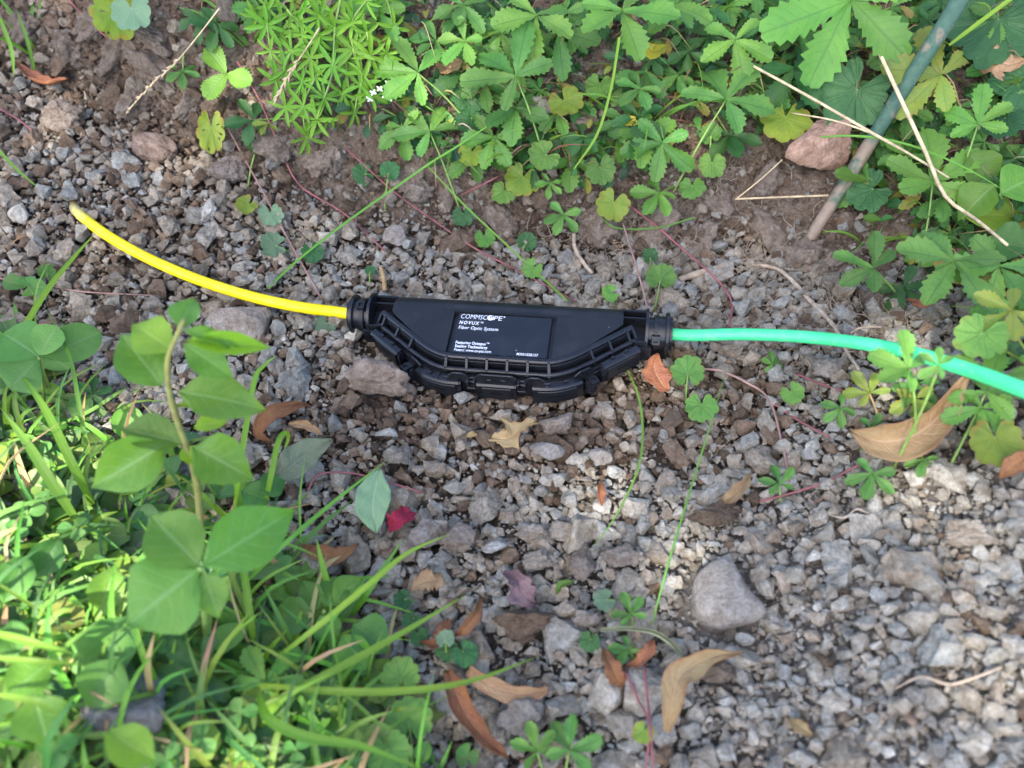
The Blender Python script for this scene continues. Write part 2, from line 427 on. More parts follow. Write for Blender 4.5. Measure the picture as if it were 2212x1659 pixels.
def stamp(x, y, r):
    i, j = oidx(x, y); k = max(1, int(r / RS))
    a0, a1, b0, b1 = max(0, i - k), min(occ.shape[0], i + k + 1), max(0, j - k), min(occ.shape[1], j + k + 1)
    if a0 >= a1 or b0 >= b1: return
    ii, jj = np.ogrid[a0:a1, b0:b1]
    occ[a0:a1, b0:b1] |= (ii - i) ** 2 + (jj - j) ** 2 <= k * k
def rotm(rng):
    q = Matrix.Rotation(rng.uniform(0, 6.283), 3, 'Z') @ Matrix.Rotation(rng.uniform(-0.7, 0.7), 3, 'X') @ Matrix.Rotation(rng.uniform(-0.7, 0.7), 3, 'Y')
    return q

# the stones one would point at: (px, py, width px, height px, colour, planes, rough, sink, label)
NAMED = [
 (1567, 1278, 166, 140, (0.40, 0.365, 0.315), 26, 0.05, 0.1, 'large flat pale grey stone with a smooth face, biggest in the gravel'),
 (826, 845, 140, 104, (0.36, 0.29, 0.235), 8, 0.15, 0.0, 'large brown clod leaning against the left front of the black closure'),
 (853, 524, 50, 56, (0.36, 0.325, 0.29), 40, 0.03, 0.1, 'smooth oval grey pebble above the yellow duct and left of the closure'),
 (1765, 352, 160, 130, (0.52, 0.34, 0.25), 24, 0.06, 0.15, 'rounded pinkish terracotta stone tucked behind the green stake'),
 (535, 700, 140, 120, (0.36, 0.32, 0.28), 14, 0.05, 0.62, 'pale dusty stone half buried below the yellow duct'),
 (1130, 1352, 124, 98, (0.17, 0.125, 0.09), 16, 0.22, 0.2, 'dark brown crumbly clod below the purple-brown dead leaf'),
 (1133, 1560, 116, 104, (0.28, 0.265, 0.24), 12, 0.14, 0.25, 'big cracked grey clod beside the long orange dead leaf at the bottom'),
 (1207, 930, 80, 70, (0.33, 0.285, 0.235), 10, 0.18, 0.2, 'tan clod right of the crumpled dead leaf below the closure'),
 (1187, 982, 84, 52, (0.36, 0.345, 0.32), 14, 0.08, 0.2, 'long light grey stone just under the tan clod below the closure'),
 (932, 1160, 92, 96, (0.30, 0.275, 0.245), 10, 0.15, 0.25, 'grey clod right of the crumpled red leaf'),
 (987, 1172, 78, 82, (0.31, 0.265, 0.22), 8, 0.10, 0.2, 'flat-topped tan slab of soil, second clod right of the red leaf'),
 (1142, 1166, 80, 60, (0.31, 0.285, 0.25), 9, 0.12, 0.2, 'angular grey-brown clod in the middle of the gravel, third right of the red leaf'),
 (1206, 1158, 62, 54, (0.27, 0.25, 0.22), 9, 0.10, 0.2, 'grey angular clod, fourth in the row right of the red leaf'),
 (1257, 1226, 62, 100, (0.25, 0.215, 0.18), 14, 0.14, 0.2, 'tall narrow brownish clod standing left of the long thin grass blade'),
 (1333, 1216, 106, 74, (0.28, 0.25, 0.215), 12, 0.18, 0.25, 'broad lumpy grey-brown clod beside the white foot of the long grass blade'),
 (1156, 1226, 84, 66, (0.31, 0.28, 0.24), 10, 0.2, 0.2, 'bumpy clod with a pale crest above the purple-brown dead leaf'),
 (1066, 1190, 52, 40, (0.44, 0.44, 0.42), 8, 0.06, 0.1, 'small pale whitish-grey stone between the clods'),
 (1540, 1122, 112, 64, (0.135, 0.105, 0.08), 16, 0.22, 0.25, 'dark flat clod with crumbly edges above the big flat pale stone'),
 (2075, 1168, 116, 84, (0.33, 0.295, 0.245), 12, 0.2, 0.25, 'tan crumbly clod at the right below the big dead leaf'),
 (132, 272, 104, 76, (0.27, 0.225, 0.185), 13, 0.18, 0.3, 'large brownish clod at the upper left below the curled orange leaf'),
 (500, 386, 84, 74, (0.29, 0.245, 0.205), 13, 0.2, 0.25, 'rounded tan clod above the pair of round leaves left of the closure'),
 (338, 335, 92, 74, (0.30, 0.225, 0.18), 7, 0.08, 0.35, 'reddish tan slab of clay in the gravel at the upper left'),
 (290, 1560, 190, 210, (0.23, 0.235, 0.25), 14, 0.05, 0.45, 'big bluish grey rock under the grass at the lower left'),
 (1268, 1340, 62, 56, (0.30, 0.27, 0.235), 11, 0.12, 0.15, 'roundish grey clod at the left end of the rolled grey-brown leaf'),
 (1545, 1468, 76, 76, (0.19, 0.155, 0.12), 14, 0.22, 0.15, 'dark crumbly clod under the tip of the tan curled leaf'),
 (1783, 812, 62, 62, (0.29, 0.265, 0.235), 10, 0.14, 0.2, 'grey-brown clod just below the green duct'),
 (1262, 290, 62, 52, (0.27, 0.215, 0.165), 9, 0.08, 0.2, 'brown stone showing between the leaves above the closure'),
 (905, 430, 66, 52, (0.27, 0.23, 0.195), 10, 0.18, 0.25, 'pitted brown clod at the foot of the bank above the closure'),
 (1300, 1000, 60, 52, (0.31, 0.29, 0.26), 10, 0.15, 0.2, 'grey clod between the closure and the thin curved grass blade'),
 (870, 1000, 70, 64, (0.28, 0.255, 0.22), 10, 0.16, 0.2, 'grey-brown clod left of the small dead leaf fragment'),
]
NAMED_XY = []
SLAB = [(1496, 1285), (1502, 1248), (1522, 1220), (1556, 1202), (1580, 1212), (1596, 1240), (1614, 1268), (1642, 1300), (1652, 1320), (1640, 1334), (1600, 1345), (1556, 1350), (1528, 1330), (1504, 1312)]
def slab(lab, col):
    O = crom([at(x, y, 0.013) for x, y in SLAB + SLAB[:1]], 3)[:-1]; n = len(O); c = O.mean(0); zt = float(np.max(O[:, 2])) ; V = []
    nrm = np.array(gnormal(c[0], c[1], 0.03)); pl = lambda q: c[2] - ((q[0] - c[0]) * nrm[0] + (q[1] - c[1]) * nrm[1]) / nrm[2]
    for s_, dz in ((0.96, -0.02), (1.02, -0.008), (1.03, -0.003), (1.0, 0.0), (0.93, 0.0014), (0.7, 0.0026), (0.4, 0.003), (0.12, 0.003)):
        for q in O:
            p = c + (q - c) * s_; e = 0.0011 * float(fbm(p * 120, 3, 3)) + 0.002 * float(fbm(p * 40, 2, 9)); V.append((p[0] + e, p[1] - e, pl(p) + dz + e))
    V.append((c[0], c[1], c[2] + 0.003)); m = 8
    F = [(i * n + k, i * n + (k + 1) % n, (i + 1) * n + (k + 1) % n, (i + 1) * n + k) for i in range(m - 1) for k in range(n)] + [((m - 1) * n + k, (m - 1) * n + (k + 1) % n, m * n) for k in range(n)]
    tag(wobj('stone', V, F, MST, color=(*col, 1)), lab, 'stone'); stamp(c[0], c[1], 0.024)
for k, (px, py, w, h, colr, pl, rg, sink, lab) in enumerate(NAMED):
    if k == 0: slab(lab, (0.46, 0.43, 0.385)); continue
    p = at(px, py, 0.002); m = mpp(p); a = 0.56 * w * m; b = 0.60 * h * m
    P, f = rock(5, 100 + k, pl, rg * 1.25, 0.8)
    P = P / np.abs(P).max(axis=0)
    zr = min(a, b) * 0.8
    bb = max(0.45 * b, (b - 0.6 * zr) / 0.80) if b > 0.6 * a else b        # the top of the stone fills part of its outline
    W = np.stack([P[:, 0] * a, P[:, 1] * bb, P[:, 2] * zr], -1)
    c = np.array([p.x, p.y, p.z + 0.002 + zr * (0.85 - 1.3 * sink)])
    o = wobj('stone' if rg < 0.12 else 'soil_clod', W + c, f, MST, color=(*[c_ * 1.3 for c_ in colr], 1))
    tag(o, lab, 'stone' if rg < 0.12 else 'clod')
    stamp(c[0], c[1], min(a, bb) * (0.85 if k != 1 else 1.25)); NAMED_XY.append((c[0], c[1], max(a, bb)))
# crumbly lumps of the bank's bare face
for k, (px, py, w, h) in enumerate(((55, 45, 120, 90), (150, 85, 140, 90), (250, 115, 150, 90), (345, 150, 140, 80), (215, 45, 140, 80), (335, 75, 120, 70), (420, 215, 120, 70), (300, 215, 110, 60), (520, 275, 110, 60), (610, 300, 120, 64), (700, 335, 130, 60), (890, 380, 120, 60), (970, 425, 100, 50),
        (1080, 465, 130, 60), (1180, 425, 110, 60), (1290, 468, 130, 60), (1420, 478, 140, 60), (1560, 436, 130, 70), (1650, 395, 120, 60), (1660, 488, 130, 50), (1500, 530, 130, 44), (1720, 560, 120, 44), (1820, 560, 120, 50), (1900, 660, 120, 50), (800, 395, 90, 44))):
    p = at(px, py, 0.0); m = mpp(p); P, f = rock(5, 1200 + k, 16, 0.30, 0.8); P = P / np.abs(P).max(axis=0); a = 0.55 * w * m
    W = np.stack([P[:, 0] * a, P[:, 1] * 0.75 * a, P[:, 2] * 0.6 * a], -1) @ np.array(rotm(random)).T
    wobj('soil_lump', W + np.array([p.x, p.y, p.z - 0.1 * a]), f, MST, ground, color=(*(np.array([0.34, 0.28, 0.225]) * random.uniform(0.75, 1.15)), 1))
# the rest of the gravel: largest first, smaller fill the gaps
DEVR = lambda x, y: abs(x - FX) < 0.10 and -0.028 < y - FY < 0.036
cand = []
for n, r0, r1, lay in ((200, 0.0085, 0.0155, 0), (1000, 0.0055, 0.0085, 0), (5200, 0.0033, 0.0055, 0), (23000, 0.0014, 0.0033, 1), (26000, 0.0007, 0.0014, 2)):
    got = 0
    X_ = RNG.uniform(-0.56, 0.50, n * 5); Y_ = RNG.uniform(-0.30, 0.50, n * 5); Z_ = hz(X_, Y_)
    PX_, PY_, W_ = topx(X_, Y_, Z_); B_ = bank_b(X_, Y_); MD_ = mound_d(X_, Y_)
    dens = (1.0 - np.where(X_ > -0.17, 0.9 if lay == 0 else 0.35, 0.5 if lay == 0 else 0.3) * sst(-0.005, 0.025, B_) - 0.75 * sst(0.03, 0.09, MD_)) * np.where((X_ > 0.12) & (B_ > 0.04), 0.4, 1.0)
    ok = (W_ > 0.1) & (PX_ > -180) & (PX_ < PW + 180) & (PY_ > -150) & (PY_ < PH + 180) & (RNG.random(n * 5) < dens)
    for q in np.nonzero(ok)[0]:
        if got >= n: break
        x, y = float(X_[q]), float(Y_[q])
        r = r0 + (r1 - r0) * random.random() ** 1.6
        dv = DEVR(x, y)
        if dv and r > 0.0042: continue
        i, j = oidx(x, y)
        if occ[i, j]: continue
        stamp(x, y, r * (0.80 if lay == 0 else 0.62))
        cand.append((x, y, float(Z_[q]), r, float(W_[q]), dv)); got += 1
cand.sort(key=lambda c: -c[3] / c[4])
RK3 = [mesh('stone', *hull(300 + k, 13 + k % 7, 4, 0.12 + 0.06 * (k % 4), 0.8), MST, smooth=False) for k in range(22)]
for (x, y, z, r, w, dv) in cand[:300]:
    M = Matrix.Translation((x, y, z + r * 0.18)) @ rotm(random).to_4x4() @ Matrix.Diagonal((r * random.uniform(0.9, 1.2), r, r * random.uniform(0.9, 1.1), 1))
    obj('stone', random.choice(RK3), ground, M, (*stone_col(x, y), 1))
def joined(items, rocks, shade_mul=1.0):
    Vs, Fs, Ts, k = [], [], [], 0
    for (x, y, z, r, w, dv) in items:
        P, f = rocks[random.randrange(len(rocks))]
        m = np.array(rotm(random)) * r
        W = P @ m.T; W[:, 0] *= 1.08
        W += np.array([x, y, z + (r * random.uniform(0.0, 0.95) if not dv else -0.004)])
        Vs.append(W); Fs.append(f + k); k += len(P)
        Ts.append(np.repeat(np.array([[*(stone_col(x, y) * shade_mul), 1.0]]), len(P), 0))
    return np.concatenate(Vs), np.concatenate(Fs), np.concatenate(Ts)
rest = cand[300:]
nb = min(len(rest), 2400)
v1, f1, t1 = joined(rest[:nb], [hull(500 + k, 11 + k % 6, 2, 0.14 + 0.04 * (k % 3), 0.82) for k in range(40)])
small = rest[nb:]; low = []
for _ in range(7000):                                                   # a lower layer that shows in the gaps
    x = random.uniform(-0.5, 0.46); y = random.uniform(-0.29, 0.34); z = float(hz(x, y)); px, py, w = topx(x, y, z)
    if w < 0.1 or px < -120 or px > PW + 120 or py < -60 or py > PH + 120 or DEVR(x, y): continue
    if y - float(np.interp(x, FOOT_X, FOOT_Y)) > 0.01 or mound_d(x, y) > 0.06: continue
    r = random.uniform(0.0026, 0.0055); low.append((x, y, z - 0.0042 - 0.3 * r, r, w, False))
v2, f2, t2 = joined([q for q in small if q[3] > 0.0023], [hull(700 + k, 9 + k % 6) for k in range(60)])
for _ in range(30000):                                                  # crumbs and dust lying between the stones
    x = random.uniform(-0.45, 0.40); y = random.uniform(-0.26, 0.30); g_ = float(sst(0.02, 0.16, x) * sst(-0.02, -0.14, y))
    if random.random() > 0.45 + 0.55 * g_ or y - float(np.interp(x, FOOT_X, FOOT_Y)) > 0.02 or mound_d(x, y) > 0.05 or DEVR(x, y): continue
    small.append((x, y, float(hz(x, y)) - 0.0042 + 0.003 * g_ + random.uniform(0, 0.002), random.uniform(0.0007, 0.0016), 0.5, False))
v3, f3, t3 = joined([q for q in small if q[3] <= 0.0023], [hull(800 + k, 8 + k % 4) for k in range(40)])
v4, f4, t4 = joined(low, [hull(900 + k, 10 + k % 5) for k in range(30)], 0.62)                # lower layer darkened, gap shade painted into its colour
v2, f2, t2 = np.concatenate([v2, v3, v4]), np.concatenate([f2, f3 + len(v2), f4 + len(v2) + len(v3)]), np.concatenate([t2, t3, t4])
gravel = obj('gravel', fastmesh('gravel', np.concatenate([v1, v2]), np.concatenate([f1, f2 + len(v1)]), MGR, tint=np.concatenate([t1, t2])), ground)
gravel['kind'] = 'stuff'
print('stones', len(cand), 'gravel tris', len(f1) + len(f2))

# ================================================================== fibre closure
DA = R(-7.8); DTL = R(4.0)
DR = Matrix.Rotation(DA, 4, 'Z') @ Matrix.Rotation(-DTL, 4, 'Y')
_d = pray(737.3 + 1040 / 3, 553 + 511 / 3); _s = (0.030 - CAM[2]) / _d[2]
DO = Vector(CAM + _s * _d)
DM = Matrix.Translation(DO) @ DR
def dw(u, v, w): return DM @ Vector((u / 1000, v / 1000, w / 1000))
def mat_black(name, rough=0.36, speck=0.0, col=(0.006, 0.0065, 0.0085)):
    t = NT(name); tc = t.n('TexCoord').outputs['Object']
    n = t.noise(60, 5, tc, 0.6).outputs[0]; nf = t.noise(2500, 2, tc).outputs[0]
    c = t.mix(t.mr(n, 0.3, 0.7), col, tuple(x * 1.7 for x in col))
    dust = t.mr(t.noise(35, 6, tc, 0.75).outputs[0], 0.52, 0.78, 0.0, 0.05)
    c = t.mix(dust, c, (0.25, 0.22, 0.19))
    if speck:
        vo = t.n('TexVoronoi', {'Vector': tc, 'Scale': 170.0}); rs = t.n('SeparateXYZ', {0: vo.outputs['Color']}).outputs[1]
        sm = t.math('MULTIPLY', t.mr(vo.outputs['Distance'], 0.03, 0.075, 1.0, 0.0), t.math('GREATER_THAN', speck, rs))
        c = t.mix(sm, c, (0.5, 0.48, 0.45))
    r = t.mr(n, 0.25, 0.75, rough - 0.06, rough + 0.08)
    b = t.n('Bump', {'Strength': 0.12, 'Distance': 0.0002, 'Height': nf})
    return t.done(t.n('BsdfPrincipled', {'Base Color': c, 'Roughness': r, 'Specular IOR Level': 0.36, 'Normal': b.outputs[0]}).outputs[0])
MB1 = mat_black('black_plastic', 0.42, 0.18); MB2 = mat_black('black_plastic_satin', 0.26); MLB = mat_black('label_film', 0.36, 0.06, (0.006, 0.0075, 0.011))
MPR = mat_plain('white_print', (0.78, 0.78, 0.80), 0.6, 0.3, var=0.05)
closure = thing('fiber_closure', 'black plastic fibre optic closure with white lettering, joining the yellow and green ducts', 'cable closure', dw(0, 0, -28))
def dpart(name, V, F, mat, parent=closure, smooth=True, bev=0.0):
    me = mesh(name, np.asarray(V) / 1000.0, F, mat, smooth=smooth)
    bm = bmesh.new(); bm.from_mesh(me)
    bmesh.ops.remove_doubles(bm, verts=bm.verts, dist=1e-6)
    bmesh.ops.recalc_face_normals(bm, faces=bm.faces)
    if bev:
        ed = [e for e in bm.edges if e.is_manifold and e.calc_face_angle(0) > 0.6]
        bmesh.ops.bevel(bm, geom=ed, offset=bev / 1000, segments=2, affect='EDGES', clamp_overlap=True)
    bm.to_mesh(me); bm.free()
    me.polygons.foreach_set('use_smooth', [smooth] * len(me.polygons))
    if smooth: me.set_sharp_from_angle(angle=R(40))
    return obj(name, me, parent, DM)
def box(x0, x1, y0, y1, z0, z1):
    v = [(x, y, z) for x in (x0, x1) for y in (y0, y1) for z in (z0, z1)]
    f = [(0, 1, 3, 2), (4, 6, 7, 5), (0, 4, 5, 1), (2, 3, 7, 6), (0, 2, 6, 4), (1, 5, 7, 3)]
    return np.array(v, float), f
def joinm(parts):
    V, F, k = [], [], 0
    for v, f in parts:
        V.append(np.asarray(v, float)); F += [tuple(i + k for i in q) for q in f]; k += len(v)
    return np.concatenate(V), F
# top shell: a sheet over the outline, with the label recess and slots pressed into it, then side walls
OUT_U = [-78, -77.5, -74, -46, -40, -33, 33, 40, 46, 74, 77.5, 78]
OUT_V = [16, 14.5, 11, -14.2, -17.5, -19, -19, -17.5, -14.2, 11, 14.5, 16]
us = sorted(set(list(np.linspace(-78, 78, 66)) + [s * x for s in (-1, 1) for x in (34.6, 34.2, 31.8, 31.5)] + [-46, 46, -74, 74]))
vsr = sorted(set(list(np.linspace(-19, 24, 27)) + [25, 26, 27, 28, 29, 30, 31, 31.6, 32] + [-17.4, -17.0, 17.0, 17.4, 17.8]))
def ftop(u, v):
    w = 0.0
    if v > 22: w -= ((v - 22) / 10) ** 2 * 5.0
    w -= 0.9 * math.exp(-((v - 20.6) / 1.6) ** 2) * float(sst(50, 34, abs(u))) * (v > 17.5)
    if abs(u) < 34.3 and -17.2 < v < 17.5:
        wav = 0.9 * math.sin(v * 0.35)
        w -= 3.2 if abs(u) > 31.6 + 0.0 * wav else 1.6
    e = abs(u) - 75.5
    if e > 0: w -= (e / 2.5) ** 2 * 1.2
    return w
V = []; idx = {}
for i, u in enumerate(us):
    vb = float(np.interp(u, OUT_U, OUT_V))
    for j, v in enumerate(vsr):
        vv = max(v, vb); V.append((u, vv, ftop(u, vv))); idx[i, j] = len(V) - 1
F = [(idx[i, j], idx[i + 1, j], idx[i + 1, j + 1], idx[i, j + 1]) for i in range(len(us) - 1) for j in range(len(vsr) - 1)]
nu, nv_ = len(us), len(vsr)
loop = [idx[i, 0] for i in range(nu)] + [idx[nu - 1, j] for j in range(1, nv_)] + [idx[i, nv_ - 1] for i in range(nu - 2, -1, -1)] + [idx[0, j] for j in range(nv_ - 2, 0, -1)]
base = len(V)
for a in loop: V.append((V[a][0], V[a][1], -26.0))
L = len(loop)
F += [(loop[k], loop[(k + 1) % L], base + (k + 1) % L, base + k) for k in range(L)]
shell = dpart('upper_shell', V, F, MB1)
# label
v, f = box(-31.3, 31.3, -16.9, 16.9, -1.5, -0.35)
plate = dpart('label_plate', v, f, MLB, bev=0.3)
plate['label'] = 'dark label plate with white lettering'
def lettering(txt, u0, u1, vbase, cap, shear=0.0, spacing=1.0, bold=0.0):
    cu = bpy.data.curves.new('text', 'FONT'); cu.body = txt; cu.space_character = spacing; cu.shear = shear; cu.offset = bold; cu.resolution_u = 3
    tmp = bpy.data.objects.new('tmp_text', cu); COL.objects.link(tmp)
    dg = bpy.context.evaluated_depsgraph_get(); me = bpy.data.meshes.new_from_object(tmp.evaluated_get(dg))
    bpy.data.objects.remove(tmp)
    co = np.zeros(len(me.vertices) * 3, np.float32); me.vertices.foreach_get('co', co); co = co.reshape(-1, 3)
    x0, x1 = co[:, 0].min(), co[:, 0].max(); sy = cap / 0.69
    co[:, 0] = (co[:, 0] - x0) / (x1 - x0) * (u1 - u0) + u0; co[:, 1] = co[:, 1] * sy + vbase; co[:, 2] = -0.27
    me.vertices.foreach_set('co', (co / 1000).ravel()); me.materials.append(MPR); me.name = 'lettering'; me.update()
    return obj('lettering', me, plate, DM)
lettering('COMMSC', -29.6, -11.9, 12.2, 3.8, 0.1, 1.0, -0.008)
lettering('PE', -7.3, -1.6, 12.2, 3.8, 0.1, 1.0, -0.008)
lettering('NOVUX', -29.8, -16.4, 7.4, 2.7, 0.15, 1.35, 0.02)
lettering('TM', -15.8, -13.8, 9.0, 1.1, 0.0, 1.0, 0.02)
lettering('Fiber Optic System', -29.6, -3.0, 3.2, 2.6, 0.15, 1.05, 0.004)
lettering('Featuring Octopus', -29.3, -9.4, -9.3, 2.2, 0.0, 1.05, 0.02)
lettering('TM', -9.0, -7.2, -8.0, 1.1, 0.0, 1.0, 0.02)
lettering('Sealing Technology', -29.3, -7.8, -12.3, 2.2, 0.0, 1.05, 0.02)
lettering('Patent: www.cs-pat.com', -29.2, -5.0, -15.3, 2.1, 0.0, 1.05, 0.008)
lettering('MX01558157', 11.8, 25.6, -15.6, 2.0, 0.0, 1.05, 0.008)
def disc2(cx, cy, ro, ri, ox, oy, w, n=28):
    V = []; 
    for k in range(n):
        a = 2 * math.pi * k / n; V.append((cx + ro * math.cos(a), cy + ro * math.sin(a), w))
    for k in range(n):
        a = 2 * math.pi * k / n; V.append((cx + ox + ri * math.cos(a), cy + oy + ri * math.sin(a), w))
    return V, [(k, (k + 1) % n, n + (k + 1) % n, n + k) for k in range(n)]
for (V, F), mt in ((disc2(-9.6, 14.05, 2.25, 1.15, 0.55, 0.65, -0.27), MPR), (disc2(-9.05, 14.7, 0.55, 0.05, 0, 0, -0.26), MPR), (disc2(-0.5, 15.4, 0.5, 0.05, 0, 0, -0.27), MPR)):
    obj('emblem', mesh('emblem', np.array(V) / 1000, F, mt, smooth=False), plate, DM)

# rim along the front: path, offsets outwards
def roundpath(P, r, n=7):
    out = [np.array(P[0], float)]
    for i in range(1, len(P) - 1):
        a, b, c = (np.array(P[j], float) for j in (i - 1, i, i + 1))
        d1 = a - b; d2 = c - b; k = min(r, 0.45 * np.linalg.norm(d1), 0.45 * np.linalg.norm(d2))
        p1 = b + d1 / np.linalg.norm(d1) * k; p2 = b + d2 / np.linalg.norm(d2) * k
        for t in np.linspace(0, 1, n): out.append((1 - t) ** 2 * p1 + 2 * t * (1 - t) * b + t * t * p2)
    out.append(np.array(P[-1], float)); return np.array(out)
RP = roundpath([(-84.5, 13), (-47, -15), (-35, -20), (35, -20), (47, -15), (84.5, 13)], 9)
RL = np.concatenate([[0], np.cumsum(np.linalg.norm(np.diff(RP, axis=0), axis=1))]); RT = RL[-1]
def rp(s):
    p = np.array([np.interp(s, RL, RP[:, 0]), np.interp(s, RL, RP[:, 1])])
    e = 0.8; a = np.array([np.interp(s - e, RL, RP[:, 0]), np.interp(s - e, RL, RP[:, 1])]); b = np.array([np.interp(s + e, RL, RP[:, 0]), np.interp(s + e, RL, RP[:, 1])])
    t = (b - a) / np.linalg.norm(b - a); return p, t, np.array([t[1], -t[0]])
def sweep(prof, s0, s1, n=None):
    """closed profile of (offset outwards, w) carried along the rim from s0 to s1"""
    n = n or max(2, int(abs(s1 - s0) / 2.5) + 1); m = len(prof); V = []
    for s in np.linspace(s0, s1, n):
        p, t, o = rp(s)
        for (d, w) in prof: V.append((*(p + o * d), w))
    F = [(i * m + k, i * m + (k + 1) % m, (i + 1) * m + (k + 1) % m, (i + 1) * m + k) for i in range(n - 1) for k in range(m)]
    F += [tuple(range(m))[::-1], tuple((n - 1) * m + k for k in range(m))]
    return np.array(V), F
def rrect(d0, d1, w0, w1, r=0.5):
    return [(d0 + r, w0), (d1 - r, w0), (d1, w0 + r), (d1, w1 - r), (d1 - r, w1), (d0 + r, w1), (d0, w1 - r), (d0, w0 + r)]
def rcirc(d, w, r, n=10): return [(d + r * math.cos(2 * math.pi * k / n), w + r * math.sin(2 * math.pi * k / n)) for k in range(n)]
MID = RT / 2
dpart('rim_rail', *sweep(rrect(-3.0, 1.0, -3.0, 0.6, 0.9), 0, RT), MB2)
dpart('gutter_wall', *sweep(rrect(0.0, 1.2, -13, -2.8, 0.2), 0.5, RT - 0.5), MB1)
dpart('gutter_rail', *sweep(rcirc(5.2, -6.8, 1.9), 1, RT - 1), MB2)
dpart('gutter_floor', *sweep(rrect(-2.0, 8.6, -14.2, -10.5, 0.4), 0.5, RT - 0.5), MB1)
dpart('lower_shell', *sweep(rrect(-6.0, 9.2, -27.5, -14.0, 0.8), 2, RT - 2), MB1)
for s in [MID + x for x in (-33, -19.8, -6.6, 6.6, 19.8, 33)] + [q for k in (5.5, 19.5, 33.5) for q in (k, RT - k)] + [1.2, RT - 1.2]:
    dpart('rib', *sweep([(0.2, -10), (6.6, -10), (7.3, -7), (5.8, -4.4), (1.6, 0.35), (0.2, 0.35)], s - 0.75, s + 0.75, 2), MB2, smooth=False)
def plate_on(s0, s1, ch, d=9.0, w0=-13.5, w1=-4.2):
    V, F = sweep(rrect(d, d + 1.3, w0, w1, 0.25), s0, s1, int((s1 - s0) / 0.9))
    m = 8; n = len(V) // m; step = (s1 - s0) / (n - 1)
    for i in range(n):                                                  # chamfered upper corners
        e = max(0.0, ch - min(i, n - 1 - i) * step)
        for k in range(m):
            if V[i * m + k][2] > (w0 + w1) / 2: V[i * m + k][2] -= e * 0.9
    dpart('catch_plate', V, F, MB2)
for s0, s1 in ((-57, -47), (-31, -19), (-13.5, 13.5), (19, 31), (46, 58)):
    plate_on(MID + s0, MID + s1, 3)
for s in (-16.5, 16.5, -34, 34):                                         # hooked slots between the catch plates
    V, F = joinm([sweep(rrect(8.0, 13.5, -17, -15.2, 0.2), MID + s - 2.6, MID + s + 2.6, 3), sweep(rrect(8.0, 13.2, -15.4, -9.0, 0.2), MID + s - 2.8, MID + s - 1.6, 2), sweep(rrect(8.0, 13.2, -15.4, -9.0, 0.2), MID + s + 1.6, MID + s + 2.8, 2)])
    dpart('hook', V, F, MB2, smooth=False)
def latch(s0, s1, dd=0.0, dz=0.0):
    l = dpart('latch', *sweep(rrect(9.0 + dd, 13.4 + dd, -27.6 + dz, -11.0 + dz, 1.3), s0, s1), MB2, bev=0.0)
    c = (s0 + s1) / 2; hw = (s1 - s0) / 2
    dpart('latch_lip', *sweep(rrect(8.6 + dd, 14.6 + dd, -12.4 + dz, -9.6 + dz, 1.2), s0 + 0.9, s1 - 0.9), MB2, l)
    dpart('latch_panel', *sweep(rrect(13.2 + dd, 14.1 + dd, -25 + dz, -13.6 + dz, 0.4), c - hw * 0.72, c + hw * 0.72), MB1, l)
    V, F = joinm([sweep(rrect(9.5 + dd, 11.0 + dd, -9.8 + dz, -8.3 + dz, 0.2), c + q - 1.4, c + q + 1.4, 2) for q in (-hw * 0.35, hw * 0.35)])
    dpart('latch_teeth', V, F, MB2, l, smooth=False)
    dpart('slit', *sweep(rrect(14.0 + dd, 14.25 + dd, -19.2 + dz, -18.2 + dz, 0.1), c - 4, c + 4, 3), mat_slit, l)
mat_slit = mat_plain('slit_shadow_gap', (0.004, 0.004, 0.004), 0.9, 0.1)
latch(MID - 13, MID + 13); latch(MID - 49.5, MID - 23.5); latch(MID + 23.5, MID + 49.5)
latch(3, 32, 0.5, 4.5); latch(RT - 32, RT - 3, 0.5, 4.5)
def frustum(axis_pts, r, sides=28): 
    V, F, _ = tube(np.array(axis_pts, float), r, sides); return V, F
for sg in (-1, 1):
    s = 39.5 if sg < 0 else RT - 39.5
    p, t, o = rp(s); c = p + o * 12.0
    lug = dpart('tie_lug', *frustum([(*c, -25), (*c, -15), (*c, -13.6)], [4.4, 4.4, 3.6], 16), MB2)
    V, F = joinm([sweep(rrect(8.5, 16.8, -14.0, -12.4, 0.3), s - 2.2, s + 2.2, 3)]); dpart('tie_strap', V, F, MB1, lug)
    h = p + o * 15.4
    V, F = joinm([box(-2.6, 2.6, -2.4, -1.5, -2, 2), box(-2.6, 2.6, 1.5, 2.4, -2, 2), box(-2.6, -1.7, -1.5, 1.5, -2, 2), box(1.7, 2.6, -1.5, 1.5, -2, 2)])
    an = math.atan2(t[1], t[0]); ca, sa = math.cos(an), math.sin(an)
    V = np.stack([V[:, 0] * ca - V[:, 1] * sa + h[0], V[:, 0] * sa + V[:, 1] * ca + h[1], V[:, 2] - 13.0], -1)
    dpart('tie_head', V, F, MB2, lug, smooth=False)
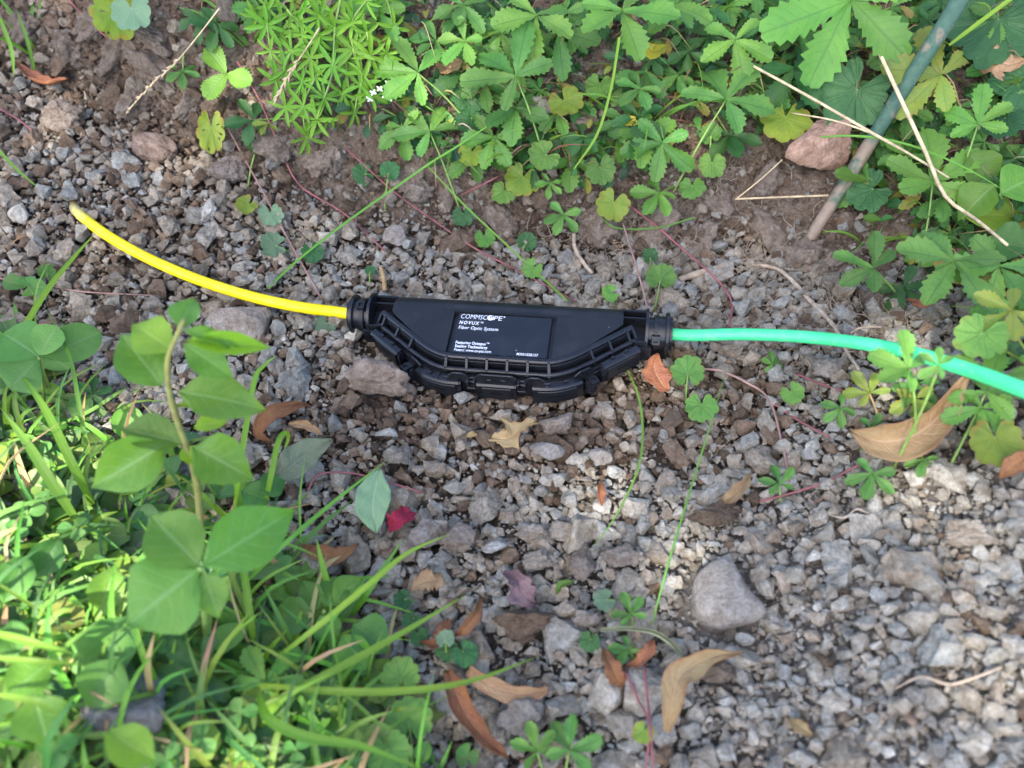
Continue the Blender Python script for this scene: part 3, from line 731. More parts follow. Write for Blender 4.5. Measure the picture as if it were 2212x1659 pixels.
# ends: open ribbed boxes, discs and collars
AV, AW = 19.0, -11.5
for sg in (-1, 1):
    X = lambda a, b: (min(sg * a, sg * b), max(sg * a, sg * b))
    dpart('end_floor', *box(*X(77.0, 94.0), 2.0, 31.0, -16.5, -11.5), MB1, bev=0.4)
    dpart('end_back_wall', *box(*X(77.0, 94.0), 29.4, 31.2, -25, -3.2), MB1, bev=0.3)
    dpart('end_rib', *box(*X(77.5, 93.5), 23.2, 24.6, -12, -3.0), MB2, bev=0.25)
    dpart('end_front_rib', *box(*X(85.5, 94.0), 4.0, 5.4, -18, -4.0), MB2, bev=0.25)
    V, F, _ = tube(np.array([(sg * 92.6, AV, AW), (sg * 94.4, AV, AW)]), [16.0, 16.0], 36)
    V[:, 1] = np.clip(V[:, 1], 3.0, 31.6); dpart('end_disc', V, F, MB2)
    dpart('end_gusset', *joinm([box(*X(80.0, 97.0), 2.0, 3.2, -20, -7.5)]), MB2, bev=0.2)
    col = dpart('collar', *frustum([(sg * 94, AV, AW), (sg * 98.5, AV, AW), (sg * 98.6, AV, AW), (sg * 110, AV, AW)], [10.2, 10.2, 11.2, 11.2], 40), MB2)
    # frustum radii are interpolated evenly, so the step reads as a gentle flare
    ro, ri = 13.9, 4.6
    prof = [(105.6, 11.0), (105.6, ro - 0.4), (106.0, ro), (107.8, ro), (108.2, ro - 0.4), (108.2, ri)]
    n = 44; V = [(sg * a, AV + r * math.cos(2 * math.pi * k / n), AW + r * math.sin(2 * math.pi * k / n)) for (a, r) in prof for k in range(n)]
    F = [(i * n + k, i * n + (k + 1) % n, (i + 1) * n + (k + 1) % n, (i + 1) * n + k) for i in range(len(prof) - 1) for k in range(n)]
    dpart('flange', V, F, MB2, col)
    ta = 99.6
    V = [(sg * (ta + a), AV + r * math.cos(2 * math.pi * k / n), AW + r * math.sin(2 * math.pi * k / n)) for (a, r) in ((-1.4, 10.6), (-1.4, 11.9), (1.4, 11.9), (1.4, 10.6)) for k in range(n)]
    F = [(i * n + k, i * n + (k + 1) % n, (i + 1) * n + (k + 1) % n, (i + 1) * n + k) for i in range(3) for k in range(n)]
    tie = dpart('cable_tie', V, F, MB1, col)
    ang = R(100) if sg < 0 else R(150)                                    # where the tie's head sits round the collar
    cy, cz = AV + 12.6 * math.cos(ang), AW + 12.6 * math.sin(ang)
    V, F = joinm([box(-2.5, 2.5, -2.9, -1.6, -1.6, 1.8), box(-2.5, 2.5, 1.6, 2.9, -1.6, 1.8), box(-2.5, -1.5, -1.6, 1.6, -1.6, 1.8), box(1.5, 2.5, -1.6, 1.6, -1.6, 1.8), box(-1.5, 1.5, -1.6, 1.6, -1.6, 0.2)])
    a2 = ang - math.pi / 2; ca, sa = math.cos(a2), math.sin(a2)
    V = np.stack([V[:, 0] + sg * ta, V[:, 1] * ca - V[:, 2] * sa + cy, V[:, 1] * sa + V[:, 2] * ca + cz], -1)
    dpart('tie_head', V, F, MB2, tie, smooth=False)
    dpart('foot', *box(*X(98.0, 108.0), AV - 8.5, AV - 5.5, -29.5, -22.0), MB1, col, bev=0.3)

# ------------------------------------------------------------------ ducts
def mat_duct(name, col, col2, print_col=None, dirt_end=None):
    t = NT(name); uv = t.n('SeparateXYZ', {0: t.n('UVMap').outputs[0]}); p = t.n('NewGeometry').outputs['Position']
    n = t.noise(40, 5, p, 0.65).outputs[0]
    c = t.mix(t.mr(n, 0.35, 0.65), col, col2)
    sm = t.mr(t.noise(160, 6, p, 0.75).outputs[0], 0.52, 0.74, 0.0, 0.30)
    c = t.mix(sm, c, (0.33, 0.28, 0.21))
    if dirt_end:
        dd = t.math('MULTIPLY', t.mr(uv.outputs[1], dirt_end[0], dirt_end[1]), t.mr(t.noise(220, 4, p).outputs[0], 0.3, 0.6, 0.35, 0.9))
        c = t.mix(dd, c, (0.36, 0.31, 0.22))
    b = t.n('Bump', {'Strength': 0.1, 'Distance': 0.0003, 'Height': t.noise(900, 3, p).outputs[0]})
    return t.done(t.n('BsdfPrincipled', {'Base Color': c, 'Roughness': 0.42, 'Specular IOR Level': 0.45, 'Normal': b.outputs[0]}).outputs[0])
cl_ = dw(-104, AV, AW); cr_ = dw(104, AV, AW); cl2 = dw(-124, AV + 1.5, AW); cr2 = dw(124, AV, AW)
yp = [cl_, cl2, at(640, 662, 0.014), at(540, 640, 0.013), at(430, 605, 0.013), at(330, 563, 0.013), at(250, 520, 0.012), at(196, 483, 0.009), at(166, 456, 0.003), at(158, 440, -0.016)]
yv, yf, yu = tube(crom(yp, 8), 0.0039, 20)
o = wobj('yellow_duct', yv, yf, mat_duct('yellow_polymer', (0.92, 0.72, 0.0), (0.88, 0.66, 0.002), dirt_end=(0.232, 0.25)), uv=yu)
tag(o, 'glossy yellow microduct running into the gravel left of the closure', 'duct')
def atd(px, py, dep): return Vector(CAM + pray(px, py) * dep)
gp = [cr_, cr2, atd(1600, 722, 0.512), atd(1730, 727, 0.497), atd(1850, 740, 0.475), atd(1960, 760, 0.45), atd(2080, 795, 0.416), atd(2200, 838, 0.386), atd(2330, 890, 0.365), atd(2500, 980, 0.35)]
gv, gf, gu = tube(crom(gp, 8), 0.0040, 20)
o = wobj('green_duct', gv, gf, mat_duct('green_polymer', (0.045, 0.56, 0.20), (0.06, 0.62, 0.235)), uv=gu)
tag(o, 'mint green microduct running under the leaves right of the closure', 'duct')

# ================================================================== leaf meshes (unit length along +Y)
def blade(wt, ww, N=0, amp=0.2, fold=0.12, bend=0.15, wave=0.03, seed=0, tstart=0.2, n=14, cols=(-1, -0.5, 0, 0.5, 1), lift=0.0):
    rg = random.Random(seed); n = 2 * N + 2 if N else n
    V, U = [], []
    ph = rg.uniform(0, 6)
    for i in range(n + 1):
        t = i / n; w = float(np.interp(t, wt, ww)); 
        tooth = 1.0
        if N and tstart < t < 0.985: tooth = 1.0 if i % 2 else 1 - amp
        for c in cols:
            f = abs(c); ww_ = w * (1 + (tooth - 1) * max(0, (f - 0.5) * 2))
            y = t + (0.028 if (N and i % 2 and f == 1) else 0) * (t > tstart) + 0.02 * f * f
            z = fold * w * f * 2.2 - bend * t * t + lift * t + wave * math.sin(t * 9 + ph + c * 2) * f
            V.append((c * ww_, y, z)); U.append((0.5 + c * 0.5, t))
    m = len(cols)
    F = [(i * m + k, i * m + k + 1, (i + 1) * m + k + 1, (i + 1) * m + k) for i in range(n) for k in range(m - 1)]
    return np.array(V), F, np.array(U)
WT = [0, 0.1, 0.3, 0.55, 0.75, 0.9, 1.0]
CINQ = [0.018, 0.06, 0.155, 0.245, 0.255, 0.165, 0.035]
STRA = [0.02, 0.13, 0.27, 0.36, 0.35, 0.22, 0.04]
OVAT = [0.012, 0.15, 0.31, 0.335, 0.225, 0.085, 0.0]
CLOV = [0.02, 0.15, 0.32, 0.41, 0.38, 0.24, 0.03]
def variants(name, prof, mat, k, **kw):
    out = []
    for q in range(k):
        rg = random.Random(q * 13 + len(name))
        d = dict(kw); d['fold'] = kw.get('fold', 0.14) * rg.uniform(0.4, 1.5); d['bend'] = rg.uniform(-0.05, kw.get('bend', 0.28)); d['seed'] = q
        V, F, U = blade(WT, [x * rg.uniform(0.92, 1.1) for x in prof], **d)
        out.append(mesh(name, V, F, mat, U))
    return out
M_CQ = mat_leaf('cinquefoil_green', (0.070, 0.185, 0.034), (0.105, 0.240, 0.042), vein=(0.035, 0.10, 0.03), nv=8, vstr=0.5, spots=0.10, edge=(0.13, 0.19, 0.03))
M_CQL = mat_leaf('cinquefoil_light', (0.130, 0.275, 0.036), (0.095, 0.230, 0.038), vein=(0.06, 0.13, 0.03), nv=8, vstr=0.45, spots=0.08)
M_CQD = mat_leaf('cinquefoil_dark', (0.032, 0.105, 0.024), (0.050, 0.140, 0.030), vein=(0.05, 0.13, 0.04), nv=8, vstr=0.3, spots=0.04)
M_CQY = mat_leaf('cinquefoil_yellow', (0.22, 0.26, 0.03), (0.15, 0.23, 0.04), vein=(0.12, 0.16, 0.04), nv=8, spots=0.22, edge=(0.3, 0.2, 0.04))
M_YEL = mat_leaf('leaf_yellow', (0.50, 0.37, 0.02), (0.36, 0.33, 0.03), vein=(0.3, 0.25, 0.05), nv=8, spots=0.3)
M_STR = mat_leaf('strawberry_green', (0.17, 0.36, 0.04), (0.13, 0.30, 0.035), vein=(0.20, 0.36, 0.10), nv=9, vstr=0.6, bump=0.9)
M_GI = mat_leaf('ivy_green', (0.085, 0.200, 0.036), (0.120, 0.250, 0.042), vein=(0.15, 0.24, 0.11), veins='radial', nv=9, vstr=0.2, spots=0.12, edge=(0.13, 0.18, 0.03), rough=0.55, bump=0.8, crink=1.0)
M_GID = mat_leaf('ivy_dark', (0.032, 0.105, 0.032), (0.050, 0.145, 0.042), vein=(0.10, 0.20, 0.10), veins='radial', nv=9, vstr=0.2, spots=0.06, rough=0.5, bump=0.9, crink=1.2)
M_GIG = mat_leaf('ivy_greyish', (0.15, 0.235, 0.13), (0.12, 0.21, 0.115), vein=(0.26, 0.34, 0.23), veins='radial', nv=9, vstr=0.2, rough=0.6, crink=0.8)
M_GIY = mat_leaf('ivy_yellow', (0.24, 0.31, 0.03), (0.16, 0.27, 0.035), vein=(0.25, 0.30, 0.08), veins='radial', nv=9, vstr=0.2, spots=0.35, edge=(0.32, 0.22, 0.03), crink=1.0)
M_OV = mat_leaf('seedling_green', (0.135, 0.285, 0.035), (0.10, 0.245, 0.035), vein=(0.20, 0.36, 0.12), nv=6, vstr=0.6, trans=0.45, crink=0.9, rough=0.38, spots=0.04)
M_OVL = mat_leaf('seedling_light', (0.23, 0.36, 0.03), (0.18, 0.33, 0.035), vein=(0.3, 0.42, 0.1), nv=6, vstr=0.4, trans=0.45)
M_OVD = mat_leaf('ovate_dark', (0.06, 0.165, 0.03), (0.085, 0.205, 0.034), vein=(0.09, 0.18, 0.06), nv=6, trans=0.3)
M_CLV = mat_leaf('clover_green', (0.075, 0.20, 0.04), (0.10, 0.24, 0.045), vein=(0.19, 0.28, 0.15), nv=10, vstr=0.3, trans=0.35)
M_GAL = mat_leaf('bedstraw_green', (0.125, 0.305, 0.025), (0.16, 0.35, 0.03), vein=(0.24, 0.42, 0.07), nv=4, vstr=0.35, trans=0.32)
M_GRS = mat_leaf('grass_green', (0.10, 0.25, 0.03), (0.14, 0.31, 0.035), vein=(0.16, 0.32, 0.06), veins='parallel', vstr=0.35, trans=0.35, bump=0.2)
M_GRL = mat_leaf('grass_light', (0.19, 0.34, 0.025), (0.14, 0.30, 0.03), vein=(0.30, 0.44, 0.08), veins='parallel', vstr=0.4, trans=0.4, bump=0.2)
M_DRY = mat_leaf('dry_tan', (0.39, 0.27, 0.125), (0.27, 0.165, 0.07), vein=(0.54, 0.37, 0.22), nv=11, vstr=0.4, spots=0.35, trans=0.15, bump=0.9, crink=1.6, edge=(0.28, 0.12, 0.05))
M_DRO = mat_leaf('dry_orange', (0.34, 0.145, 0.05), (0.21, 0.08, 0.035), vein=(0.42, 0.24, 0.13), nv=11, vstr=0.4, spots=0.3, trans=0.15, bump=0.9, crink=1.6, edge=(0.12, 0.045, 0.025))
M_DRP = mat_leaf('dry_purple', (0.19, 0.12, 0.115), (0.13, 0.075, 0.075), vein=(0.3, 0.2, 0.17), nv=9, trans=0.1, bump=0.9, crink=1.6)
M_RED = mat_leaf('leaf_red', (0.40, 0.016, 0.02), (0.22, 0.012, 0.015), vein=(0.6, 0.12, 0.1), nv=9, trans=0.15, bump=1.0, crink=2.0)
M_GYG = mat_leaf('dead_greygreen', (0.23, 0.25, 0.14), (0.17, 0.18, 0.10), vein=(0.33, 0.34, 0.22), nv=9, trans=0.15, bump=0.8, crink=1.2)
M_SEED = mat_plain('seedling_stem', (0.20, 0.20, 0.06), 0.5, 0.3, var=0.3, vscale=120)
M_STM = mat_plain('stem_green', (0.17, 0.27, 0.06), 0.5, 0.3, var=0.25, vscale=120)
M_STB = mat_plain('stem_brown', (0.33, 0.22, 0.10), 0.6, 0.3, var=0.25, vscale=120)
M_RUN = mat_plain('runner_red', (0.20, 0.065, 0.065), 0.5, 0.35, var=0.4, vscale=90)
M_RUB = mat_plain('runner_brown', (0.26, 0.15, 0.12), 0.6, 0.3, var=0.3, vscale=90)
M_STW = mat_plain('straw', (0.50, 0.38, 0.22), 0.55, 0.3, var=0.3, vscale=150)
M_ROT = mat_plain('root_tan', (0.34, 0.265, 0.19), 0.8, 0.2, 0.6, 900, 0.3, 200)
M_WHT = mat_plain('petal_white', (0.85, 0.87, 0.78), 0.6, 0.2, var=0.04)
CQ = {k: variants('leaflet', CINQ, m, 6, N=7, amp=0.26, bend=0.3, fold=0.16) for k, m in (('g', M_CQ), ('l', M_CQL), ('d', M_CQD), ('y', M_CQY), ('Y', M_YEL))}
ST = variants('leaflet', STRA, M_STR, 3, N=10, amp=0.2, bend=0.15, fold=0.18, tstart=0.12)
OV = {k: variants('leaf', OVAT, m, 4, n=14, bend=0.45, fold=0.30, wave=0.05, cols=(-1, -0.66, -0.33, 0, 0.33, 0.66, 1)) for k, m in (('g', M_OV), ('l', M_OVL), ('d', M_OVD))}
CV = variants('leaflet', CLOV, M_CLV, 4, n=12, bend=0.2, fold=0.12)

def roundleaf(seed, scal=9, sc=0.13, lobes=0, la=0.0, notch=0.62, cup=0.12, holes=False):
    """kidney-shaped scalloped leaf, unit radius; its stalk joins at the origin, tip towards +Y"""
    rg = random.Random(seed); n = scal * 6; V = [(0, 0, 0)]; U = [(0.5, 0.0)]
    a0 = math.pi * (1 - 0.12); rings = (0.2, 0.4, 0.6, 0.8, 0.92, 1.0); ph = rg.uniform(0, 6)
    jit = [rg.uniform(-0.07, 0.07) for _ in range(scal + 1)]
    for r in rings:
        for k in range(n + 1):
            s = k / n; an = -a0 + 2 * a0 * s
            q = s * scal; e = 1 - sc * (1 - abs(math.sin(math.pi * q)) ** 0.6) * (r > 0.7)
            R_ = (0.84 + 0.16 * math.cos(an)) * (1 + jit[int(q) % (scal + 1)] * 0.6) * e
            if lobes: R_ *= 1 - la * (0.5 + 0.5 * math.cos(an * lobes + math.pi)) * sst(0.3, 1, np.float64(r))
            R_ *= 1 - (1 - notch) * max(0, (abs(an) - 2.35) / 0.5) ** 2 * 0.6 if abs(an) > 2.35 else 1
            x, y = R_ * r * math.sin(an), R_ * r * math.cos(an)
            z = cup * r * r + 0.05 * r * math.sin(an * 3 + ph) + 0.012 * r * math.sin(q * 2 * math.pi) + 0.015 * rg.uniform(-1, 1) * r + 0.10 * r * float(vnoise(np.array([x * 2.2 + seed, y * 2.2, 0.3]), 5))
            V.append((x, y, z)); U.append((s, r))
    m = n + 1
    F = [(0, 1 + k + 1, 1 + k) for k in range(n)]
    for i in range(len(rings) - 1):
        for k in range(n):
            if holes and rg.random() < 0.05 and 0 < i < 4: continue
            F.append((1 + i * m + k, 1 + i * m + k + 1, 1 + (i + 1) * m + k + 1, 1 + (i + 1) * m + k))
    return np.array(V), F, np.array(U)
def rvars(mat, k=4, **kw): return [mesh('leaf', *roundleaf(q * 7 + 1, **kw)[:2], mat, roundleaf(q * 7 + 1, **kw)[2]) for q in range(k)]
GI = {k: rvars(m) for k, m in (('g', M_GI), ('d', M_GID), ('p', M_GIG), ('y', M_GIY))}
GI['h'] = rvars(M_GIY, 2, holes=True)
GI['b'] = rvars(M_GID, 2, scal=15, sc=0.10, lobes=5, la=0.22, cup=0.05)          # big crinkled lobed leaf
GI['B'] = rvars(M_GI, 2, scal=15, sc=0.10, lobes=5, la=0.2, cup=0.05)

def jitv(s): return Vector((random.uniform(-s, s), random.uniform(-s, s), random.uniform(-s, s)))
def lnormal(p, cam_=0.6, up=0.6, j=0.25): return (tocam(p) * cam_ + Vector((0, 0, up)) + jitv(j)).normalized()
def stalk(P, r, mat, parent, name='petiole', sides=6):
    V, F, U = tube(crom(P, 4), r, sides); return wobj(name, V, F, mat, parent)
def petiole_path(hub, back, r, h):
    g = hub + back * r * random.uniform(0.9, 1.5); gz = float(hz(g.x, g.y))
    base = Vector((g.x, g.y, gz - 0.002)); mid = hub.lerp(base, 0.45) + Vector((0, 0, 0.08 * max(0.0, hub.z - gz)))
    return [hub, mid, base]
def palmate(parent, px, py, rpx, ang, kind='g', h=0.03, n=5, spread=(0, 58, -58, 118, -118), lens=(1, 0.96, 0.96, 0.7, 0.7), pool=None, mat=None, j=0.22):
    p = at(px, py, h); r = rpx * mpp(p) * 1.15; nor = lnormal(p, 0.55, 0.6, j)
    f = imgdir(ang); f = (f - nor * f.dot(nor)).normalized()
    leaf = stalk(petiole_path(p, -f, r, h), [0.0006, 0.0009], mat or (M_STM if kind != 'y' else M_STB), parent, 'leaf')
    for q in range(n):
        a = spread[q] + random.uniform(-9, 9); d = Matrix.Rotation(R(a), 3, nor) @ f
        nn = (nor + jitv(0.32) + d * -0.08).normalized()
        s = r * lens[q] * random.uniform(0.88, 1.08)
        k = kind if kind != 'm' else random.choice('glgy')
        obj('leaflet', random.choice((pool or CQ)[k] if not isinstance(pool, list) else pool), leaf, frame(p + nor * 0.0004 * q, d, nn, s, s * random.uniform(0.9, 1.15)))
    return leaf
def ivy(parent, px, py, rpx, ang, kind='g', h=0.02, cam_=0.7, up=0.5, sx=1.0):
    p = at(px, py, h); r = rpx * mpp(p); nor = lnormal(p, cam_, up, 0.25)
    f = imgdir(ang); f = (f - nor * f.dot(nor)).normalized(); org = p - f * r * 0.15
    l = obj('leaf', random.choice(GI[kind]), parent, frame(org, f, nor, r, r * sx))
    stalk(petiole_path(org, -f, r, h), [0.0006, 0.0008], M_STM, parent)
    return l
def ground_pt(px, py): return at(px, py, 0.0)

# ================================================================== creeping cinquefoil
PLANTS = []
def cinq(label, leaves):
    cx = sum(l[0] for l in leaves) / len(leaves); cy = sum(l[1] for l in leaves) / len(leaves)
    t = thing('cinquefoil_plant', label, 'plant', ground_pt(cx, cy), 'creeping cinquefoil plants')
    for l in leaves:
        px, py, r, a = l[:4]; k = l[4] if len(l) > 4 else 'g'; h = l[5] if len(l) > 5 else 0.03; n = l[6] if len(l) > 6 else 5
        palmate(t, px, py, r, a, k, h, n)
    PLANTS.append((cx, cy, t)); return t
cinq('cinquefoil with dark toothed leaves at the upper left edge of the bank', [(470, 55, 52, 250, 'd'), (560, 18, 55, 250), (432, 40, 45, 270, 'd'), (395, 155, 40, 265, 'g', 0.012)])
cinq('cinquefoil with long leaflets behind the bright green bedstraw', [(819, 25, 72, 245, 'l', 0.04), (902, 158, 88, 165, 'l', 0.045), (1004, 90, 60, 225, 'l'), (1000, 12, 60, 260)])
cinq('cinquefoil leaf hanging lowest on the left of the bank, above the closure', [(929, 287, 72, 125, 'g', 0.03)])
cinq('cinquefoil with large five-part leaves in the upper middle of the bank', [(1159, 35, 84, 260, 'l', 0.05), (1207, 67, 84, -20), (1115, 167, 108, 130, 'g', 0.05), (1114, 235, 72, 270), (1067, 297, 66, 245, 'l')])
cinq('cinquefoil with broad pale leaves at the top of the bank, right of the middle', [(1344, 25, 105, 285, 'l', 0.05), (1382, 193, 54, 230, 'g', 0.03), (1379, 285, 58, 250, 'd', 0.02), (1455, 12, 80, 290, 'l', 0.05)])
cinq('cinquefoil with bluish green leaves above the roots, over the closure right end', [(1430, 308, 80, 250, 'g', 0.04), (1424, 418, 54, 230, 'l', 0.03)])
cinq('small cinquefoil leaf hanging over bare soil right above the label', [(1217, 465, 46, 250, 'g', 0.02), (1187, 397, 32, 260, 'l', 0.02)])
cinq('cinquefoil with wide star-shaped leaves under the fallen straw stalk', [(1588, 87, 82, 275, 'l', 0.045), (1568, 217, 110, 45, 'g', 0.05), (1575, 293, 60, 290, 'd', 0.02), (1525, 20, 55, 290, 'd')])
cinq('cinquefoil with the largest pale leaf, at the top edge left of the stake', [(1838, 0, 165, 250, 'l', 0.075), (1715, 150, 90, 300, 'd', 0.03), (1708, 20, 64, 260, 'd')])
cinq('cinquefoil with yellowish leaves right of the green stake', [(2032, 163, 98, 160, 'y', 0.045), (2112, 270, 74, 90, 'l', 0.05), (2015, 397, 112, 90, 'l', 0.04)])
cinq('cinquefoil with the big dark green leaves at the right edge, middle height', [(2062, 565, 128, 235, 'g', 0.05), (1887, 580, 74, 150, 'g', 0.03), (2158, 576, 118, 250, 'g', 0.04), (1952, 620, 70, 300, 'd', 0.015)])
cinq('cinquefoil with yellow-green leaves at the right end of the green duct', [(2186, 672, 80, 200, 'y', 0.05), (2130, 846, 88, 70, 'l', 0.035), (2120, 882, 70, 258, 'l', 0.03)])
cinq('cinquefoil with brown-spotted leaves lying over the green duct', [(1963, 797, 74, 150, 'l', 0.075), (2028, 792, 42, 140, 'g', 0.095), (1878, 850, 48, 120, 'y', 0.02), (1982, 830, 56, 250, 'g', 0.02), (1975, 862, 50, 265, 'y', 0.015)])
cinq('single small cinquefoil leaf left of the big curled dead leaf', [(1816, 883, 42, 210, 'g', 0.012)])
cinq('cinquefoil seedling leaf growing at the lower edge of the big dead leaf', [(1885, 1023, 52, 250, 'g', 0.014), (1883, 926, 30, 70, 'g', 0.01), (1995, 993, 38, 250, 'g', 0.012)])
cinq('small cinquefoil leaf at the end of a red runner in the right gravel', [(1683, 1046, 40, 100, 'g', 0.012)])
cinq('tiny cinquefoil leaf just under the green duct', [(1668, 788, 26, 100, 'g', 0.008)])
cinq('cinquefoil pair of small leaves left of the big flat pale stone', [(1364, 1329, 44, 110, 'g', 0.014), (1360, 1403, 40, 230, 'g', 0.012)])
cinq('cinquefoil with two fresh leaves at the bottom edge, below the cracked grey clod', [(1160, 1624, 54, 110, 'l', 0.02), (1230, 1621, 68, 80, 'g', 0.022)])
cinq('cinquefoil in the lower left grass with blurred toothed leaves', [(443, 1449, 96, 200, 'd', 0.03), (573, 1476, 90, 60, 'l', 0.03)])
cinq('small dark cinquefoil leaf between the grass and the trench, left', [(200, 852, 34, 80, 'd', 0.012)])
cinq('dark cinquefoil sprig hanging below the bedstraw', [(547, 260, 50, 200, 'd', 0.02), (580, 267, 30, 250, 'y', 0.02, 3), (550, 333, 34, 60, 'd', 0.012, 3)])
UX = [430, 560, 700, 850, 1000, 1300, 1500, 1620, 1750, 1850, 1950, 2100, 2212, 2400]
UY = [40, 60, 240, 290, 380, 390, 340, 270, 270, 400, 540, 680, 860, 1000]
def fill_cinq(n):
    for _ in range(n):
        while True:
            px = random.uniform(480, 2330); py = random.uniform(-120, 900)
            if py < np.interp(px, UX, UY) - 25 and not (620 < px < 830 and py < 300): break
        d = sorted((abs(px - c[0]) + abs(py - c[1]), i) for i, c in enumerate(PLANTS))[0][1]
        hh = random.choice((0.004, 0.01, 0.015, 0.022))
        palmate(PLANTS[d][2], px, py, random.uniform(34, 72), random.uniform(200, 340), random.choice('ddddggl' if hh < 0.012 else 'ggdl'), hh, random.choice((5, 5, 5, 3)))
fill_cinq(190)

# wild strawberry
t = thing('strawberry_plant', 'wild strawberry leaf of three bright pleated leaflets on the soil bank', 'plant', ground_pt(492, 158))
palmate(t, 490, 160, 56, 235, 'g', 0.03, 3, (0, 105, -100), (1, 1, 1), ST, j=0.1)

# ================================================================== ground ivy and other round leaves
def ivies(label, ls, name='ground_ivy'):
    t = thing(name, label, 'plant', ground_pt(ls[0][0], ls[0][1]), 'ground ivy plants' if name == 'ground_ivy' else None)
    for l in ls:
        ivy(t, l[0], l[1], l[2], l[3], l[4] if len(l) > 4 else 'g', l[5] if len(l) > 5 else 0.018, sx=l[6] if len(l) > 6 else 1.0)
    return t
ivies('two dark round leaves at the bank foot left of the lowest cinquefoil', [(784, 377, 29, 200, 'd'), (842, 370, 28, 60, 'd')])
ivies('ground ivy with bluish dark crinkled leaves behind the middle cinquefoil', [(1014, 207, 48, 230, 'd'), (1017, 262, 44, 260, 'd'), (1017, 333, 34, 250, 'y')])
ivies('ground ivy with a yellow red-spotted round leaf in the middle of the bank', [(1222, 222, 47, 300, 'y', 0.03), (1294, 187, 38, 260, 'g'), (1260, 250, 36, 300, 'g', 0.012)])
ivies('ground ivy with pale spotted leaves low on the bank above the label', [(1127, 390, 46, 250, 'y'), (1087, 417, 32, 250, 'g'), (1174, 337, 42, 210, 'g', 0.025)])
ivies('ground ivy with two leaves edged yellow and red, right of the label', [(1297, 367, 40, 280, 'g', 0.03), (1324, 443, 44, 250, 'y', 0.03)])
ivies('ground ivy with three small leaves just above the closure back edge', [(1000, 467, 28, 270, 'd'), (1047, 515, 27, 280, 'g', 0.01), (1137, 523, 27, 60, 'd', 0.01)])
ivies('ground ivy with three clear green discs beside the terracotta stone', [(1535, 290, 29, 100, 'g'), (1538, 357, 35, 270, 'l' if False else 'g', 0.02), (1495, 407, 34, 270, 'g')])
ivies('small toothed leaf touching the closure back edge in the middle', [(1150, 580, 28, 230, 'g', 0.02)])
ivies('ground ivy with a spotted leaf above the right collar', [(1427, 600, 40, 80, 'g', 0.02), (1404, 553, 22, 100, 'd', 0.015), (1318, 634, 24, 200, 'g', 0.02)])
ivies('ground ivy with two round leaves just right of the right collar', [(1485, 803, 44, 90, 'g', 0.018), (1515, 880, 42, 270, 'g', 0.014)])
ivies('single folded green leaf in the gravel under the green duct', [(1712, 850, 31, 300, 'g', 0.012)])
ivies('pair of round leaves on the brown runner left of the closure', [(533, 443, 29, 230, 'y', 0.014), (585, 465, 32, 280, 'p', 0.012)])
ivies('greyish scalloped leaf and its dark twin above the yellow duct', [(590, 530, 35, 190, 'p', 0.012), (675, 545, 29, 290, 'd', 0.01)])
ivies('yellow-green leaf full of holes hanging on the bank, left', [(456, 283, 58, 270, 'h', 0.03, 0.6)])
ivies('yellow-green and grey-green broad leaves at the top left of the bank', [(250, 35, 60, 260, 'h', 0.03), (285, 25, 52, 280, 'p', 0.035)])
ivies('ground ivy with lobed leaves beside the grass at the bottom', [(864, 1460, 50, 100, 'g', 0.02), (884, 1555, 60, 90, 'g', 0.02), (840, 1630, 60, 280, 'g', 0.025)])
ivies('dark lobed leaf above the two long orange dead leaves', [(1004, 1413, 36, 300, 'd', 0.015), (966, 1402, 32, 240, 'd', 0.012), (962, 1380, 24, 90, 'p', 0.02)])
ivies('three small dark round leaves beside the lower grass blades', [(870, 1296, 26, 200, 'd', 0.012), (890, 1340, 27, 240, 'd', 0.01), (905, 1375, 25, 290, 'd', 0.01)])
ivies('half-hidden round green leaf left of the rolled grey-brown leaf', [(1274, 1386, 28, 250, 'd', 0.01), (1306, 1297, 30, 200, 'p', 0.012)])
ivies('small yellow-green leaf at the bottom edge beside red stems', [(1390, 1583, 29, 250, 'h', 0.02)])
ivies('big round pale leaf and a yellowing one over the green duct end', [(2118, 728, 64, 240, 'g', 0.05), (2150, 955, 68, 270, 'y', 0.02)])
ivies('dark glossy round leaves beside the stake foot', [(1875, 413, 58, 200, 'd', 0.015), (1995, 283, 48, 290, 'd', 0.02), (2168, 263, 52, 250, 'd', 0.03)])
ivies('small pale leaf under the yellow duct beside the closure', [(703, 702, 27, 250, 'p', 0.006)])
ivies('little round leaf left of the yellow duct among stones', [(100, 588, 22, 100, 'g', 0.012)])
ivies('tiny dark leaf by the tan twig at the closure left corner', [(800, 585, 15, 80, 'd', 0.01)])
ivies('large crinkled lobed leaf left of the green stake', [(1842, 207, 100, 235, 'b', 0.04)], 'avens_plant')
ivies('very large dark lobed leaf right of the stake top', [(2150, 60, 130, 250, 'b', 0.03), (2212, 180, 90, 250, 'b', 0.02)], 'avens_plant')
ivies('yellowing brown-edged lobed leaf above the terracotta stone', [(1695, 262, 66, 260, 'y', 0.02)], 'avens_plant')

